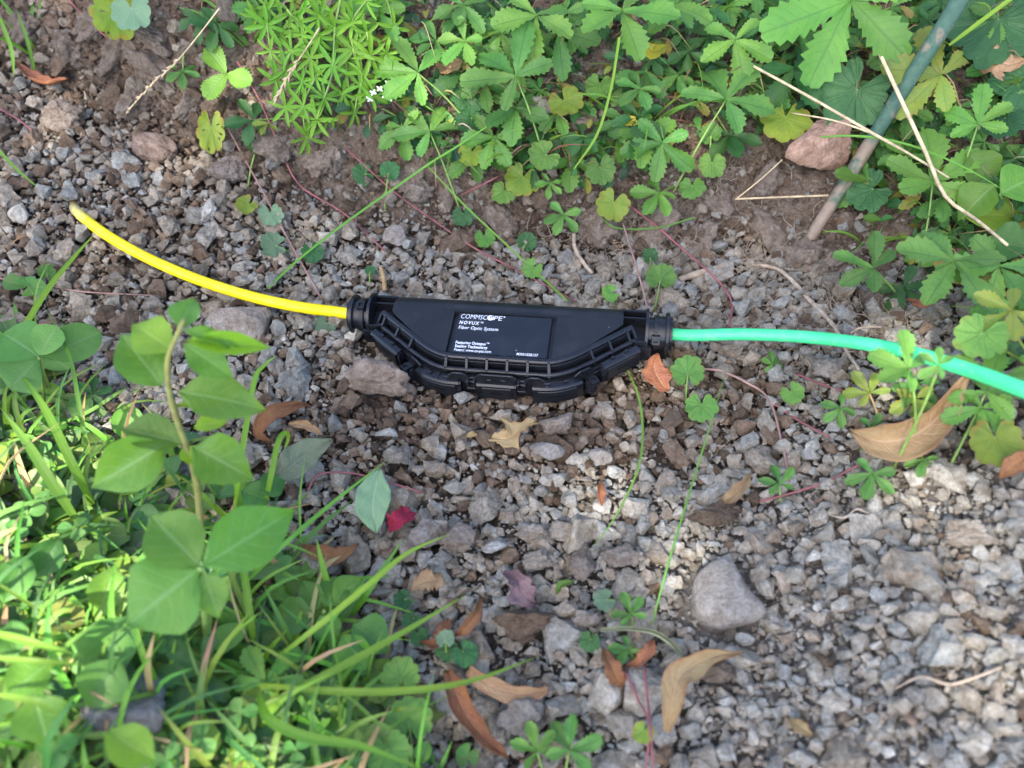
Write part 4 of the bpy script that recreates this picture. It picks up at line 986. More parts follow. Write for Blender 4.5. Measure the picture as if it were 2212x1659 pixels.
# ================================================================== smooth ovate leaves and clover
def bt(parent, b, t, db, dt, wpx, kind='g', name='leaf', pool=None, cam_=0.7, up=0.4, j=0.2):
    """a leaf from its base pixel to its tip pixel, at these two depths"""
    B = atd(*b, db); T = atd(*t, dt); f = T - B; L_ = f.length; nor = lnormal(B, cam_, up, j)
    w = wpx * db / FPX
    return obj(name, random.choice(pool or OV[kind]), parent, frame(B, f, nor, L_ * 1.04, w / 0.58))
t = thing('clover_plant', 'large clover with pale-marked leaflets at the left edge', 'plant', ground_pt(70, 800))
for b, tp, w in (((85, 772), (176, 722), 62), ((82, 770), (10, 716), 78), ((84, 768), (92, 715), 50), ((82, 776), (20, 832), 62)):
    bt(t, b, tp, 0.47, 0.46, w, pool=CV, name='leaflet')
stalk([atd(84, 772, 0.47), at(95, 860, 0.02), at(90, 900, 0)], [0.0009], M_STM, t)
t = thing('clover_plant', 'small clover sprig among stones under the yellow duct tip', 'plant', ground_pt(60, 615))
for b, tp in (((62, 618), (12, 612)), ((62, 618), (55, 598)), ((64, 620), (95, 620)), ((62, 620), (70, 636))):
    dd = depth(at(62, 618, 0.015)); bt(t, b, tp, dd, dd, 26, pool=CV, name='leaflet')
stalk([at(62, 618, 0.015), at(66, 640, 0)], [0.0007], M_STM, t)
t = thing('clover_plant', 'small three-part leaf at the bottom edge left of the fresh cinquefoil', 'plant', ground_pt(1010, 1633))
for tp in ((996, 1612), (1034, 1636), (988, 1646)):
    dd = depth(at(1010, 1633, 0.012)); bt(t, (1010, 1633), tp, dd, dd, 24, pool=CV, name='leaflet')
stalk([at(1010, 1633, 0.012), at(1012, 1645, 0)], [0.0006], M_STM, t)
# leaves low at the right edge
t = thing('nettle_seedling', 'smooth bright ovate leaves at the right edge, one catching sun', 'plant', ground_pt(2130, 480))
for b, tp, w, k in (((2080, 470), (2212, 455), 90, 'l'), ((2090, 330), (2150, 390), 70, 'g'), ((2150, 400), (2082, 440), 70, 'g'), ((2160, 420), (2240, 380), 80, 'g'), ((2130, 520), (2215, 540), 80, 'd')):
    dd = depth(at(b[0], b[1], 0.035)); bt(t, b, tp, dd, dd - 0.005, w, k)
    stalk([atd(*b, dd), at(b[0] + 10, b[1] + 25, 0)], [0.0008], M_STM, t)

# the tall seedling in the left foreground
t = thing('privet_seedling', 'tall blurred seedling with broad pointed leaves in the left foreground', 'plant', ground_pt(436, 1150))
SD = lambda y: float(np.interp(y, [640, 1100, 1200], [0.335, 0.405, 0.425]))
stalk([atd(x, y, SD(y)) for x, y in ((397, 690), (378, 735), (363, 775), (364, 835), (380, 900), (405, 970), (422, 1030), (430, 1090), (433, 1150))] + [at(436, 1200, -0.003)], [0.0009, 0.0014, 0.0018, 0.0020], M_SEED, t, 'stem', 10)
for b, tp, w, k in (((390, 712), (391, 637), 56, 'g'), ((396, 712), (466, 682), 30, 'g'), ((372, 758), (284, 696), 78, 'l'), ((400, 735), (536, 738), 46, 'l'), ((350, 835), (268, 738), 98, 'g'), ((384, 848), (556, 868), 88, 'g'),
                    ((396, 742), (470, 790), 60, 'g'), ((392, 958), (276, 905), 78, 'g'), ((362, 958), (200, 1050), 96, 'g'), ((415, 965), (508, 1010), 92, 'g'), ((418, 925), (482, 893), 34, 'l'), ((372, 880), (486, 842), 28, 'l'), ((395, 965), (420, 1000), 34, 'l')):
    d0 = SD(b[1]); bt(t, b, tp, d0, d0 + random.uniform(-0.015, 0.006), w, k, cam_=0.6, up=0.5)
t = thing('privet_seedling', 'three broad blurred leaves spread like a star at the lower left', 'plant', ground_pt(450, 1400))
stalk([atd(433, 1226, 0.345), atd(440, 1300, 0.37), at(450, 1420, 0)], [0.0014, 0.0018], M_STM, t, 'stem', 8)
for b, tp, w, k in (((432, 1225), (328, 1112), 116, 'g'), ((436, 1224), (612, 1108), 118, 'g'), ((430, 1230), (292, 1340), 150, 'g'), ((440, 1235), (470, 1330), 60, 'g')):
    bt(t, b, tp, 0.345, 0.342, w, k, cam_=0.8, up=0.4, j=0.12)
t = thing('privet_seedling', 'dark smooth leaves low beside the fallen pale green leaf', 'plant', ground_pt(690, 1320))
for b, tp, w, k in (((680, 1330), (590, 1330), 66, 'd'), ((690, 1330), (725, 1385), 52, 'd'), ((700, 1310), (735, 1240), 60, 'g'), ((720, 1300), (775, 1240), 56, 'g'), ((690, 1315), (655, 1250), 40, 'g'), ((760, 1350), (835, 1400), 76, 'd'), ((740, 1370), (790, 1440), 66, 'g'), ((560, 1060), (610, 1030), 50, 'd'), ((520, 1060), (580, 1080), 60, 'd')):
    dd = depth(at(b[0], b[1], 0.03)); bt(t, b, tp, dd, dd, w, k)
stalk([at(700, 1320, 0.03), at(700, 1350, 0)], [0.001], M_STM, t, 'stem')
t = thing('dock_seedling', 'grey-green blurred oval leaves in the lower left corner', 'plant', ground_pt(180, 1500))
for b, tp, w, k in (((300, 1330), (190, 1460), 96, 'd'), ((260, 1420), (200, 1520), 90, 'd'), ((110, 1430), (40, 1500), 80, 'g'), ((70, 1500), (100, 1600), 90, 'g'), ((230, 1580), (330, 1640), 80, 'l'), ((60, 1200), (20, 1290), 70, 'd'), ((130, 1160), (80, 1240), 64, 'd'), ((250, 1220), (220, 1330), 60, 'g'), ((40, 1420), (10, 1340), 60, 'd')):
    dd = depth(at(b[0], b[1], 0.045)); bt(t, b, tp, dd, dd, w, k)
stalk([at(180, 1480, 0.03), at(185, 1530, 0)], [0.001], M_STM, t, 'stem')
def clover_at(label, pts):
    t = thing('clover_plant', label, 'plant', ground_pt(*pts[0][:2]), 'clovers in the lower left grass')
    for (px, py, r, h) in pts:
        p = at(px, py, h); rr = r * mpp(p); nor = lnormal(p, 0.5, 0.8, 0.3); a0 = random.uniform(0, 360); f = imgdir(a0); f = (f - nor * f.dot(nor)).normalized()
        st = stalk([p, at(px + 4, py + 12, h * 0.4), at(px + 8, py + 20, 0)], [0.0006], M_STM, t, 'leaf')
        for q in range(3):
            obj('leaflet', random.choice(CV), st, frame(p, Matrix.Rotation(R(120 * q + random.uniform(-10, 10)), 3, nor) @ f, (nor + jitv(0.2)).normalized(), rr))
clover_at('clover leaves in the grass left of the tall seedling', [(60, 1110, 36, 0.03), (110, 1060, 34, 0.03), (30, 1150, 30, 0.025), (160, 1140, 34, 0.03), (90, 980, 30, 0.02)])
clover_at('clover leaves low in the grass under the star of broad leaves', [(240, 1420, 40, 0.03), (330, 1400, 34, 0.03), (520, 1540, 36, 0.03), (610, 1520, 34, 0.03), (640, 1540, 30, 0.02), (620, 1230, 34, 0.03)])
clover_at('clover leaves along the bottom edge at the left', [(430, 1600, 40, 0.03), (540, 1620, 34, 0.025), (360, 1640, 36, 0.03), (640, 1620, 36, 0.03), (120, 1620, 44, 0.03), (40, 1570, 40, 0.03)])

# ================================================================== bedstraw
def whorl_mesh(k, seed):
    rg = random.Random(seed); V, F, U = [], [], []
    for q in range(k):
        v, f, u = blade(WT, [0.03, 0.06, 0.095, 0.105, 0.085, 0.045, 0.002], n=7, cols=(-1, 0, 1), fold=0.3, bend=rg.uniform(0.05, 0.35), wave=0.0, seed=q, lift=rg.uniform(0.1, 0.4))
        a = 2 * math.pi * q / k + rg.uniform(-0.2, 0.2); L_ = rg.uniform(0.8, 1.1); c, s = math.cos(a), math.sin(a)
        v = v * L_; W = np.stack([v[:, 0] * c - v[:, 1] * s, v[:, 0] * s + v[:, 1] * c, v[:, 2]], -1)
        o = sum(len(x) for x in V); F += [tuple(i + o for i in g) for g in f]; V.append(W); U.append(u)
    o = sum(len(x) for x in V)                                             # a small disc joins the leaf bases
    V.append(np.array([[0, 0, 0.0]])); U.append(np.array([[0.5, 0]])); n = len(v)
    F += [(o, q * n, q * n + 2) for q in range(k)] + [(o, q * n + 2, ((q + 1) % k) * n) for q in range(k)]
    return np.concatenate(V), F, np.concatenate(U)
WH = [(lambda w: mesh('whorl', w[0], w[1], M_GAL, w[2]))(whorl_mesh(6 + q % 3, q)) for q in range(5)]
bed = thing('bedstraw_plant', 'bright yellow-green bedstraw with whorls of narrow leaves and tiny white flowers', 'plant', ground_pt(690, 180))
for st in ([(655, -20, .06), (690, 35, .055), (684, 92, .05), (660, 150, .04), (643, 217, .03)], [(740, -20, .07), (724, 60, .06), (717, 160, .045), (690, 240, .03), (680, 280, .02)], [(800, -10, .06), (760, 50, .055), (767, 123, .05), (790, 180, .04), (814, 232, .03)],
           [(600, -20, .05), (580, 15, .045), (551, 43, .04)], [(620, 20, .05), (655, 75, .045), (625, 120, .04), (612, 170, .03)], [(770, 40, .05), (745, 105, .045), (750, 165, .035), (735, 225, .02)], [(700, -10, .05), (640, 40, .04), (600, 80, .03)], [(830, -20, .05), (850, 60, .045), (835, 130, .04), (860, 200, .03)], [(575, 40, .045), (585, 110, .04), (600, 190, .03), (630, 260, .02)], [(690, 150, .04), (655, 230, .03), (665, 310, .02)], [(790, 60, .05), (800, 120, .045), (775, 200, .035), (760, 270, .02)]):
    pts = [at(x, y, h) for x, y, h in st]
    s = stalk(pts, [0.0009, 0.0006], M_STM, bed, 'stem', 6)
    C_ = crom(pts, 5)
    for i in range(1, len(C_), 4):
        p = Vector(C_[i]); p0 = Vector(C_[i - 1]); ax = (p - p0).normalized()
        nor = (ax * 0.4 + tocam(p) * 0.75 + Vector((0, 0, 0.3)) + jitv(0.35)).normalized()
        obj('whorl', random.choice(WH), s, frame(p, imgdir(random.uniform(0, 360)), nor, random.uniform(34, 52) * mpp(p)))
def flower_mesh():
    V, F = [(0, 0, 0)], []
    for q in range(4):
        a = math.pi / 2 * q; c, s = math.cos(a), math.sin(a); o = len(V)
        for x, y, z in ((-0.12, 0.15, 0), (-0.28, 0.6, 0.05), (0, 1.0, 0.1), (0.28, 0.6, 0.05), (0.12, 0.15, 0)): V.append((x * c - y * s, x * s + y * c, z))
        F.append((0, o + 4, o + 3, o + 2, o + 1, o))
    return mesh('flower', V, F, M_WHT)
FLM = flower_mesh()
for px, py in ((806, 200), (820, 192), (833, 208), (850, 192), (845, 212), (862, 182), (798, 214), (838, 180)):
    p = at(px, py, 0.045); obj('flower', FLM, bed, frame(p, imgdir(random.uniform(0, 360)), lnormal(p, 0.7, 0.4, 0.4), 9 * mpp(p)))

# ================================================================== grass
def ribbon(P, w, nseg=6, mat=None, tip=True, cup=0.25, face=None, taper_base=0.6):
    """V-folded grass blade along P; w full width at the middle"""
    C_ = crom(P, nseg); n = len(C_); T = np.gradient(C_, axis=0); T /= np.linalg.norm(T, axis=1)[:, None] + 1e-12
    V, U = [], []
    for i in range(n):
        t = i / (n - 1); ww = 0.5 * w * (taper_base + (1 - taper_base) * min(1, t * 4)) * (1 - (max(0, t - 0.45) / 0.55) ** 1.8 if tip else 1)
        nn = face if face is not None else (np.array(tocam(C_[i])) * 0.7 + np.array([0, 0, 0.4]))
        s = np.cross(T[i], nn); s /= np.linalg.norm(s) + 1e-12; up_ = np.cross(s, T[i])
        for c in (-1, 0, 1):
            V.append(C_[i] + s * c * ww + up_ * abs(c) * ww * cup); U.append((0.5 + c / 2, t))
    F = [(i * 3 + k, i * 3 + k + 1, (i + 1) * 3 + k + 1, (i + 1) * 3 + k) for i in range(n - 1) for k in (0, 1)]
    return np.array(V), F, np.array(U)
def gblade(label, pts, wpx, mat=M_GRS, tip=True):
    P = [at(x, y, h) for x, y, h in pts]; w = 0.82 * wpx * mpp(P[len(P) // 2])
    V, F, U = ribbon(P, w, 6, tip=tip)
    o = wobj('grass_strand', V, F, mat, uv=U); tag(o, label, 'grass blade', 'long single grass blades'); return o
gblade('bright grass blade crossing in front of the yellow duct tip', [(-20, 830, .03), (30, 745, .05), (100, 630, .055), (160, 555, .05), (208, 502, .045)], 15, M_GRL)
gblade('blurred bright blade falling to the right at the left edge', [(200, 1090, .02), (150, 990, .05), (95, 880, .06), (30, 788, .055)], 22, M_GRL)
gblade('thin upright blade left of the tall seedling', [(200, 1020, .02), (175, 900, .05), (150, 770, .06), (97, 664, .06)], 11, M_GRS)
gblade('broad blurred blade leaning right below the large clover', [(170, 1130, .02), (110, 1040, .045), (60, 960, .055), (0, 880, .05)], 26, M_GRS)
gblade('curved blade standing right of the tall seedling', [(505, 1120, .01), (518, 1010, .04), (548, 830, .05), (570, 790, .05), (598, 768, .05)], 14, M_GRL)
gblade('blade hooked over above the fallen grey-green leaf', [(570, 1110, .01), (583, 1040, .035), (600, 960, .045), (616, 935, .043), (622, 950, .03), (600, 1005, .02)], 15, M_GRL)
gblade('long bluish blade slanting up towards the fallen pale leaf', [(520, 1270, .02), (610, 1180, .05), (720, 1085, .05), (842, 990, .045)], 12, M_GRS)
gblade('bright blade arching over the red leaf', [(600, 1420, .03), (690, 1350, .05), (800, 1260, .055), (880, 1195, .05), (975, 1152, .045)], 16, M_GRL)
gblade('straight blade rising below the red leaf', [(760, 1330, .01), (800, 1270, .03), (872, 1162, .04)], 18, M_GRS)
gblade('long blade pointing at the purple-brown dead leaf', [(560, 1530, .03), (700, 1460, .05), (850, 1378, .05), (1012, 1282, .045)], 20, M_GRL)
gblade('longest blade reaching out over the orange dead leaves', [(560, 1480, .03), (720, 1493, .055), (880, 1492, .055), (1020, 1470, .05), (1165, 1417, .04)], 19, M_GRL)
gblade('thick sunlit blade at the bottom edge', [(560, 1500, .03), (580, 1552, .05), (660, 1592, .055), (780, 1612, .055), (920, 1665, .04)], 28, M_GRL)
gblade('dry-tipped blade below the lobed leaves', [(640, 1500, .03), (740, 1500, .045), (830, 1570, .045), (880, 1545, .04), (985, 1495, .03)], 9, M_GRS)
gblade('bright horizontal blade at the left edge, upper of two', [(-20, 1366, .05), (60, 1385, .055), (185, 1420, .05)], 20, M_GRL)
gblade('bright horizontal blade at the left edge, lower of two', [(-20, 1420, .05), (80, 1428, .055), (185, 1436, .05)], 15, M_GRL)
gblade('blade curving down at the lower left corner', [(-10, 1500, .05), (70, 1515, .055), (130, 1545, .05)], 16, M_GRL)
gblade('thick pale grass stem under the star of broad leaves', [(548, 1385, .02), (540, 1330, .035), (530, 1255, .05), (522, 1205, .05)], 20, M_GRL, False)
gblade('blade crossing low behind the tall seedling', [(120, 920, .02), (190, 890, .03), (250, 852, .035), (275, 835, .03)], 10, M_GRS)
gblade('long straight green stalk from the bank down to the gravel left of the closure', [(1060, 268, .04), (985, 318, .035), (930, 352, .03), (840, 415, .025), (740, 486, .018), (640, 565, .012), (580, 622, .008)], 6, M_GRS, False)
gblade('green stalk running from the bank to the closure back edge', [(925, 360, .03), (1000, 440, .025), (1090, 525, .02), (1160, 590, .02), (1225, 650, .03)], 5, M_GRS, False)
gblade('upright yellow-green stalk in the middle of the bank', [(1240, 365, .02), (1290, 290, .04), (1320, 190, .055), (1338, 80, .07)], 7, M_GRL, False)
gblade('thin dark blade curving from the closure down over the gravel', [(1352, 792, .012), (1380, 860, .014), (1388, 950, .016), (1372, 1030, .016), (1320, 1130, .014), (1268, 1195, .008)], 6, M_GRS)
gblade('long thin blade with a white foot standing in the middle gravel', [(1405, 1362, .003), (1425, 1285, .012), (1450, 1195, .02), (1500, 1030, .025), (1540, 900, .028), (1572, 785, .03)], 5, M_GRS)
gblade('thin dark blade lying level across the stake', [(1740, 298, .03), (1850, 294, .05), (1960, 312, .055), (2080, 360, .05), (2200, 430, .045)], 6, M_GRS)
gblade('pale stalk at the top right corner', [(2050, 98, .05), (2120, 45, .06), (2200, -15, .07)], 11, M_GRL, False)
gblade('upright blade over the bare soil at the upper left', [(75, 160, .01), (65, 110, .03), (50, 60, .04), (35, 20, .05)], 9, M_GRS)
gblade('blade hanging beside the curled orange leaf', [(0, 40, .05), (25, 110, .04), (30, 170, .02)], 10, M_GRS)
gblade('dark blade lying on the gravel at the left edge', [(-15, 310, .012), (30, 360, .012), (90, 412, .006)], 8, M_GRS)
gblade('stalk bending over the gap between the collar and the roots', [(1290, 460, .02), (1330, 492, .02), (1420, 492, .02), (1500, 470, .02)], 4, M_GRS, False)
def tuft(label, px, py, n, Lpx, spread, lean=0.0, mats=(M_GRS, M_GRL), w=11, group='grass tufts'):
    b = at(px, py, 0); t = thing('grass_tuft', label, 'grass', b, group); m = mpp(b)
    for _ in range(n):
        a = random.uniform(0, 2 * math.pi); o = Vector((math.cos(a), math.sin(a), 0)) * random.uniform(0, 18) * m
        d = Vector((math.cos(a) * spread + lean, math.sin(a) * spread, 1)).normalized(); L_ = Lpx * m * random.uniform(0.6, 1.15)
        g = b + o; g.z = float(hz(g.x, g.y)) - 0.002
        sag = random.uniform(0.1, 0.55)
        P = [g, g + d * L_ * 0.45, g + d * L_ * 0.8 - Vector((0, 0, sag * 0.25 * L_)) + Vector((d.x, d.y, 0)) * 0.1 * L_, g + d * L_ - Vector((0, 0, sag * L_ * 0.7)) + Vector((d.x, d.y, 0)) * 0.35 * L_]
        V, F, U = ribbon(P, w * m * random.uniform(0.6, 1.2), 4); wobj('blade', V, F, random.choice(mats), t, uv=U)
tuft('grass tuft at the left edge beside the large clover', 20, 960, 12, 170, 0.5, 0.1)
tuft('grass tuft left of the seedling stem', 180, 1180, 12, 170, 0.5, 0.1)
tuft('grass tuft between the seedling and the star of broad leaves', 330, 1180, 10, 150, 0.55, 0.0)
tuft('grass tuft just right of the seedling foot', 520, 1150, 10, 150, 0.55, 0.25)
tuft('grass tuft under the two horizontal blades', 90, 1480, 11, 160, 0.7, 0.2)
tuft('grass tuft in front of the bluish grey rock', 330, 1600, 12, 150, 0.7, 0.1)
tuft('grass tuft below the dark smooth leaves', 640, 1460, 13, 170, 0.7, 0.4)
tuft('grass tuft at the bottom edge left of the lobed leaves', 720, 1600, 12, 160, 0.7, 0.3)
tuft('thin grass tuft on the bare bank at the upper left corner', 70, 90, 8, 120, 0.6, 0.0, (M_GRS,), 6)
tuft('thin grass tuft hanging beside the strawberry leaf', 540, 100, 10, 130, 0.8, -0.2, (M_GRS,), 6)
tuft('thin grass tuft under the bedstraw', 720, 260, 10, 120, 0.7, 0.0, (M_GRS, M_GRL), 6)
tuft('thin grass among the middle cinquefoil leaves', 1130, 330, 10, 140, 0.9, 0.1, (M_GRS, M_GRL), 5)
tuft('thin grass among the leaves right of the upright stalk', 1400, 260, 12, 150, 0.9, -0.1, (M_GRS, M_GRL), 5)
tuft('thin grass by the foot of the stake', 1880, 520, 8, 110, 0.9, -0.3, (M_GRS, M_GRL), 5)

# ================================================================== straw stalks
def stem_thing(name, label, cat, pts, r, mat, group=None, sides=7, wob=0.05, n=6):
    V, F, U = tube(crom([at(x, y, h) for x, y, h in pts], n), r, sides, wob, len(label)); o = wobj(name, V, F, mat, uv=U)
    return tag(o, label, cat, group)
stem_thing('straw_stalk', 'thick pale straw stalk bent at a knee, crossing down beside the stake', 'straw', [(1858, 32, .06), (1900, 115, .065), (1945, 212, .065), (2000, 330, .06), (2042, 424, .055), (2110, 475, .055), (2176, 529, .055)], [0.0011, 0.0014, 0.0013, 0.0009], M_STW, 'dry straw stalks', n=3)
stem_thing('straw_stalk', 'straight pale straw stalk lying across the stake', 'straw', [(1628, 143, .05), (1750, 210, .055), (1880, 285, .058), (1960, 330, .055), (2050, 384, .05)], [0.0009, 0.0011, 0.0007], M_STW, 'dry straw stalks')
stem_thing('straw_stalk', 'straw stalk running under the star-shaped cinquefoil leaves', 'straw', [(1525, 50, .03), (1600, 95, .03), (1692, 146, .03)], [0.001, 0.0008], M_STW, 'dry straw stalks')
stem_thing('straw_stalk', 'straw lying flat left of the stake foot', 'straw', [(1588, 430, .006), (1680, 426, .012), (1790, 422, .015)], [0.0008], M_STW, 'dry straw stalks')
stem_thing('straw_stalk', 'short pale straw joining the longer one at the stake', 'straw', [(1710, 244, .045), (1800, 260, .055), (1885, 288, .058)], [0.0005, 0.0008], M_STW, 'dry straw stalks')
stem_thing('straw_stalk', 'thin straw slanting up from the soil left of the stake', 'straw', [(1590, 430, .006), (1640, 390, .015), (1690, 345, .02)], [0.0005], M_STW, 'dry straw stalks')
stem_thing('dry_twig', 'short tan twig sticking up at the closure left corner', 'twig', [(831, 628, .004), (829, 600, .012), (822, 576, .016)], [0.0018, 0.0014], M_STB)
def seed_head(label, pts):
    t = thing('seed_head', label, 'grass', at(*pts[0]), 'dry grass seed heads')
    P = crom([at(*p) for p in pts], 8); V, F, U = tube(P, [0.0006, 0.0003], 5); wobj('stalk', V, F, M_STW, t)
    n = len(P)
    for i in range(int(n * 0.48), n, 1):
        for _ in range(2):
            p = Vector(P[i]); d = (Vector(P[min(n - 1, i + 1)]) - Vector(P[max(0, i - 1)])).normalized(); d = (d + jitv(0.45)).normalized()
            L_ = random.uniform(0.0035, 0.006); Q = [p + d * L_ * k for k in (0.0, 0.35, 0.7, 1.0)]
            V, F, U = tube(np.array(Q), [0.0002, 0.0007, 0.0006, 0.0001], 5); wobj('spikelet', V, F, M_STW, t)
seed_head('pale dry seed head hanging over the gravel at the upper left', [(474, 18, .06), (430, 75, .05), (380, 135, .035), (330, 180, .025), (278, 238, .02)])
seed_head('pale dry seed head in front of the bedstraw', [(690, 60, .07), (665, 100, .065), (625, 160, .055), (598, 212, .05)])

# ================================================================== garden stake
def mat_stake():
    t = NT('worn_green_coating'); p = t.n('NewGeometry').outputs['Position']; uv = t.n('SeparateXYZ', {0: t.n('UVMap').outputs[0]})
    n = t.noise(55, 6, p, 0.7).outputs[0]; n2 = t.noise(260, 4, p, 0.7).outputs[0]
    w = t.mr(t.math('ADD', n, t.math('MULTIPLY', t.mr(uv.outputs[1], 0.0, 0.16, 0.17, -0.05), 1.0)), 0.50, 0.62)
    c = t.mix(w, t.mix(t.mr(n2, 0.3, 0.7), (0.035, 0.088, 0.056), (0.065, 0.125, 0.082)), t.mix(t.mr(n2, 0.3, 0.7), (0.20, 0.145, 0.10), (0.27, 0.205, 0.15)))
    b = t.n('Bump', {'Strength': 0.6, 'Distance': 0.0008, 'Height': t.math('ADD', n2, t.math('MULTIPLY', w, 0.7))})
    return t.done(t.n('BsdfPrincipled', {'Base Color': c, 'Roughness': 0.62, 'Specular IOR Level': 0.35, 'Normal': b.outputs[0]}).outputs[0])
sp = [at(1740, 530, -0.004), at(1765, 490, 0.004), at(1860, 340, 0.022), at(1950, 195, 0.05), at(2030, 70, 0.07), at(2085, -20, 0.085), at(2150, -130, 0.10)]
V, F, U = tube(crom(sp, 8), [0.0042, 0.0048, 0.0052, 0.0056, 0.0058], 18, 0.025, 3)
tag(wobj('garden_stake', V, F, mat_stake(), uv=U), 'green coated garden stake worn to brown, leaning up out of the bank', 'stake')

# ================================================================== dead leaves
def dry(label, pts, wpx, mat, curl=0.8, twist=(0.0, 0.0), prof=(0.06, 0.5, 0.9, 1.0, 0.85, 0.5, 0.05), wave=0.12, name='dead_leaf', group='dead leaves on the ground', torn=0.0, crumple=0.0):
    C_ = crom([at(x, y, h) for x, y, h in pts], 7); n = len(C_); m = mpp(C_[n // 2]); hw = 0.5 * wpx * m
    T = np.gradient(C_, axis=0); T /= np.linalg.norm(T, axis=1)[:, None] + 1e-12; K = np.linspace(-1, 1, 11); V, U = [], []
    rg = random.Random(len(label) * 3 + int(pts[0][0]))
    ph = rg.uniform(0, 9)
    for i in range(n):
        t = i / (n - 1); tw = twist[0] + (twist[1] - twist[0]) * t
        nn = np.array(tocam(C_[i])) * 0.5 + np.array([0, 0, 0.6]); s = np.cross(T[i], nn); s /= np.linalg.norm(s); u_ = np.cross(s, T[i])
        s, u_ = s * math.cos(tw) + u_ * math.sin(tw), u_ * math.cos(tw) - s * math.sin(tw)
        w = hw * float(np.interp(t, np.linspace(0, 1, len(prof)), prof))
        cu = curl * (1 + 0.3 * math.sin(t * 5 + ph))
        for c in K:
            e = 1 + wave * math.sin(t * 17 + ph + (3 if c > 0 else 0)) * abs(c) + torn * (rg.random() - 0.6) * (abs(c) == 1)
            th = cu * c; Rr = w * e / max(abs(cu), 0.05)
            P = C_[i] + s * Rr * math.sin(th) + u_ * Rr * (1 - math.cos(th)) + T[i] * 0.15 * w * abs(c) ** 2
            P = P + u_ * hw * (0.07 * math.sin(t * 23 + c * 4 + ph) * abs(c) - 0.10 * (abs(c) < 0.1))
            if crumple: P = P + np.array([vnoise(P * 130 + 7 * k, 3 + k) for k in range(3)]) * crumple * hw
            V.append(P); U.append((0.5 + c / 2, t))
    k = len(K); F = [(i * k + q, i * k + q + 1, (i + 1) * k + q + 1, (i + 1) * k + q) for i in range(n - 1) for q in range(k - 1)]
    V = np.array(V); low = min(0, float(np.min(V[:, 2] - hz(V[:, 0], V[:, 1]))) + 0.002); V[:, 2] += 0.0035 - low * 0.6
    o = wobj(name, V, F, mat, uv=np.array(U)); sd = o.modifiers.new('thickness', 'SOLIDIFY'); sd.thickness = 0.00025
    return tag(o, label, 'leaf', group)
dry('curled orange-brown leaf like a canoe at the upper left', [(40, 142, .012), (70, 172, .01), (105, 190, .01), (150, 178, .014)], 44, M_DRO, 1.3, (0.5, 0.6))
dry('twisted reddish dead leaf left of the large brown clod', [(672, 880, .008), (630, 885, .014), (585, 905, .014), (562, 940, .01), (590, 962, .006)], 40, M_DRO, 1.1, (0.5, -0.3))
dry('torn tan scrap beside the twisted reddish leaf', [(625, 922, .006), (660, 925, .01), (700, 945, .006)], 26, M_DRY, 1.0, torn=0.5)
dry('crumpled tan leaf with lobes lying below the closure', [(1062, 948, .008), (1095, 950, .011), (1120, 930, .012), (1160, 915, .01)], 62, M_DRY, 0.6, (0, 0.3), (0.3, 0.55, 0.9, 1.0, 0.55, 0.35, 0.3), torn=0.7, wave=0.3, crumple=0.25)
dry('small tan leaf scrap left of the crumpled leaf', [(1006, 950, .008), (1018, 945, .009), (1032, 946, .008)], 14, M_DRY, 0.5, torn=0.4)
dry('brown dead leaf tucked under the right collar', [(1420, 770, .014), (1412, 800, .012), (1425, 830, .01), (1442, 852, .006)], 66, M_DRO, 0.5, (0.1, 0.3), torn=0.3)
dry('largest dead leaf, pale tan and curled up, in the right gravel', [(1832, 938, .012), (1890, 960, .014), (1950, 955, .016), (2005, 925, .02), (2045, 875, .026), (2082, 820, .040)], 108, M_DRY, 1.15, (-0.5, -0.1), (0.05, 0.7, 1.0, 1.0, 0.75, 0.45, 0.12), wave=0.06)
dry('slim tan leaf pointing up right of the middle gravel', [(1545, 1092, .006), (1572, 1082, .012), (1600, 1058, .014), (1620, 1028, .012)], 34, M_DRY, 0.8, (0.3, 0.0))
dry('small reddish brown leaf standing in the middle gravel', [(1298, 1045, .008), (1296, 1070, .012), (1300, 1098, .008)], 24, M_DRO, 0.9, (0.4, 0.2))
dry('orange-brown leaf lying below the fallen pale green leaf', [(652, 1180, .012), (690, 1200, .014), (735, 1205, .012), (778, 1180, .01)], 44, M_DRO, 0.8, (-0.2, 0.2))
dry('flat tan leaf right of the lower grass blades', [(892, 1285, .008), (915, 1265, .01), (945, 1255, .01), (955, 1240, .008)], 52, M_DRY, 0.4, torn=0.5, crumple=0.2)
dry('purple-brown crumpled leaf above the dark crumbly clod', [(1090, 1240, .006), (1115, 1262, .012), (1130, 1290, .012), (1150, 1310, .008)], 74, M_DRP, 0.7, (0.2, 0.0), torn=0.5, crumple=0.25)
dry('curled orange leaf standing left of the dark crumbly clod', [(1040, 1292, .008), (1030, 1330, .014), (1005, 1362, .014), (982, 1378, .01)], 32, M_DRO, 1.1, (0.7, 0.3))
dry('brown folded leaf under the dark lobed leaf', [(905, 1390, .006), (945, 1395, .01), (962, 1360, .012), (968, 1340, .01)], 40, M_DRO, 1.0, (0.2, 0.6))
dry('long orange-brown rolled leaf reaching the bottom edge', [(968, 1452, .01), (985, 1500, .014), (1015, 1560, .014), (1055, 1605, .012), (1100, 1642, .006)], 62, M_DRO, 1.2, (0.1, 0.1), (0.25, 0.8, 1.0, 0.95, 0.75, 0.45, 0.05))
dry('tan boat-shaped leaf crossing the top of the long rolled leaf', [(1012, 1450, .012), (1055, 1482, .014), (1105, 1502, .014), (1150, 1502, .014), (1184, 1492, .012)], 44, M_DRY, 1.0, (-0.4, -0.2), (0.6, 0.9, 1.0, 0.95, 0.8, 0.6, 0.3))
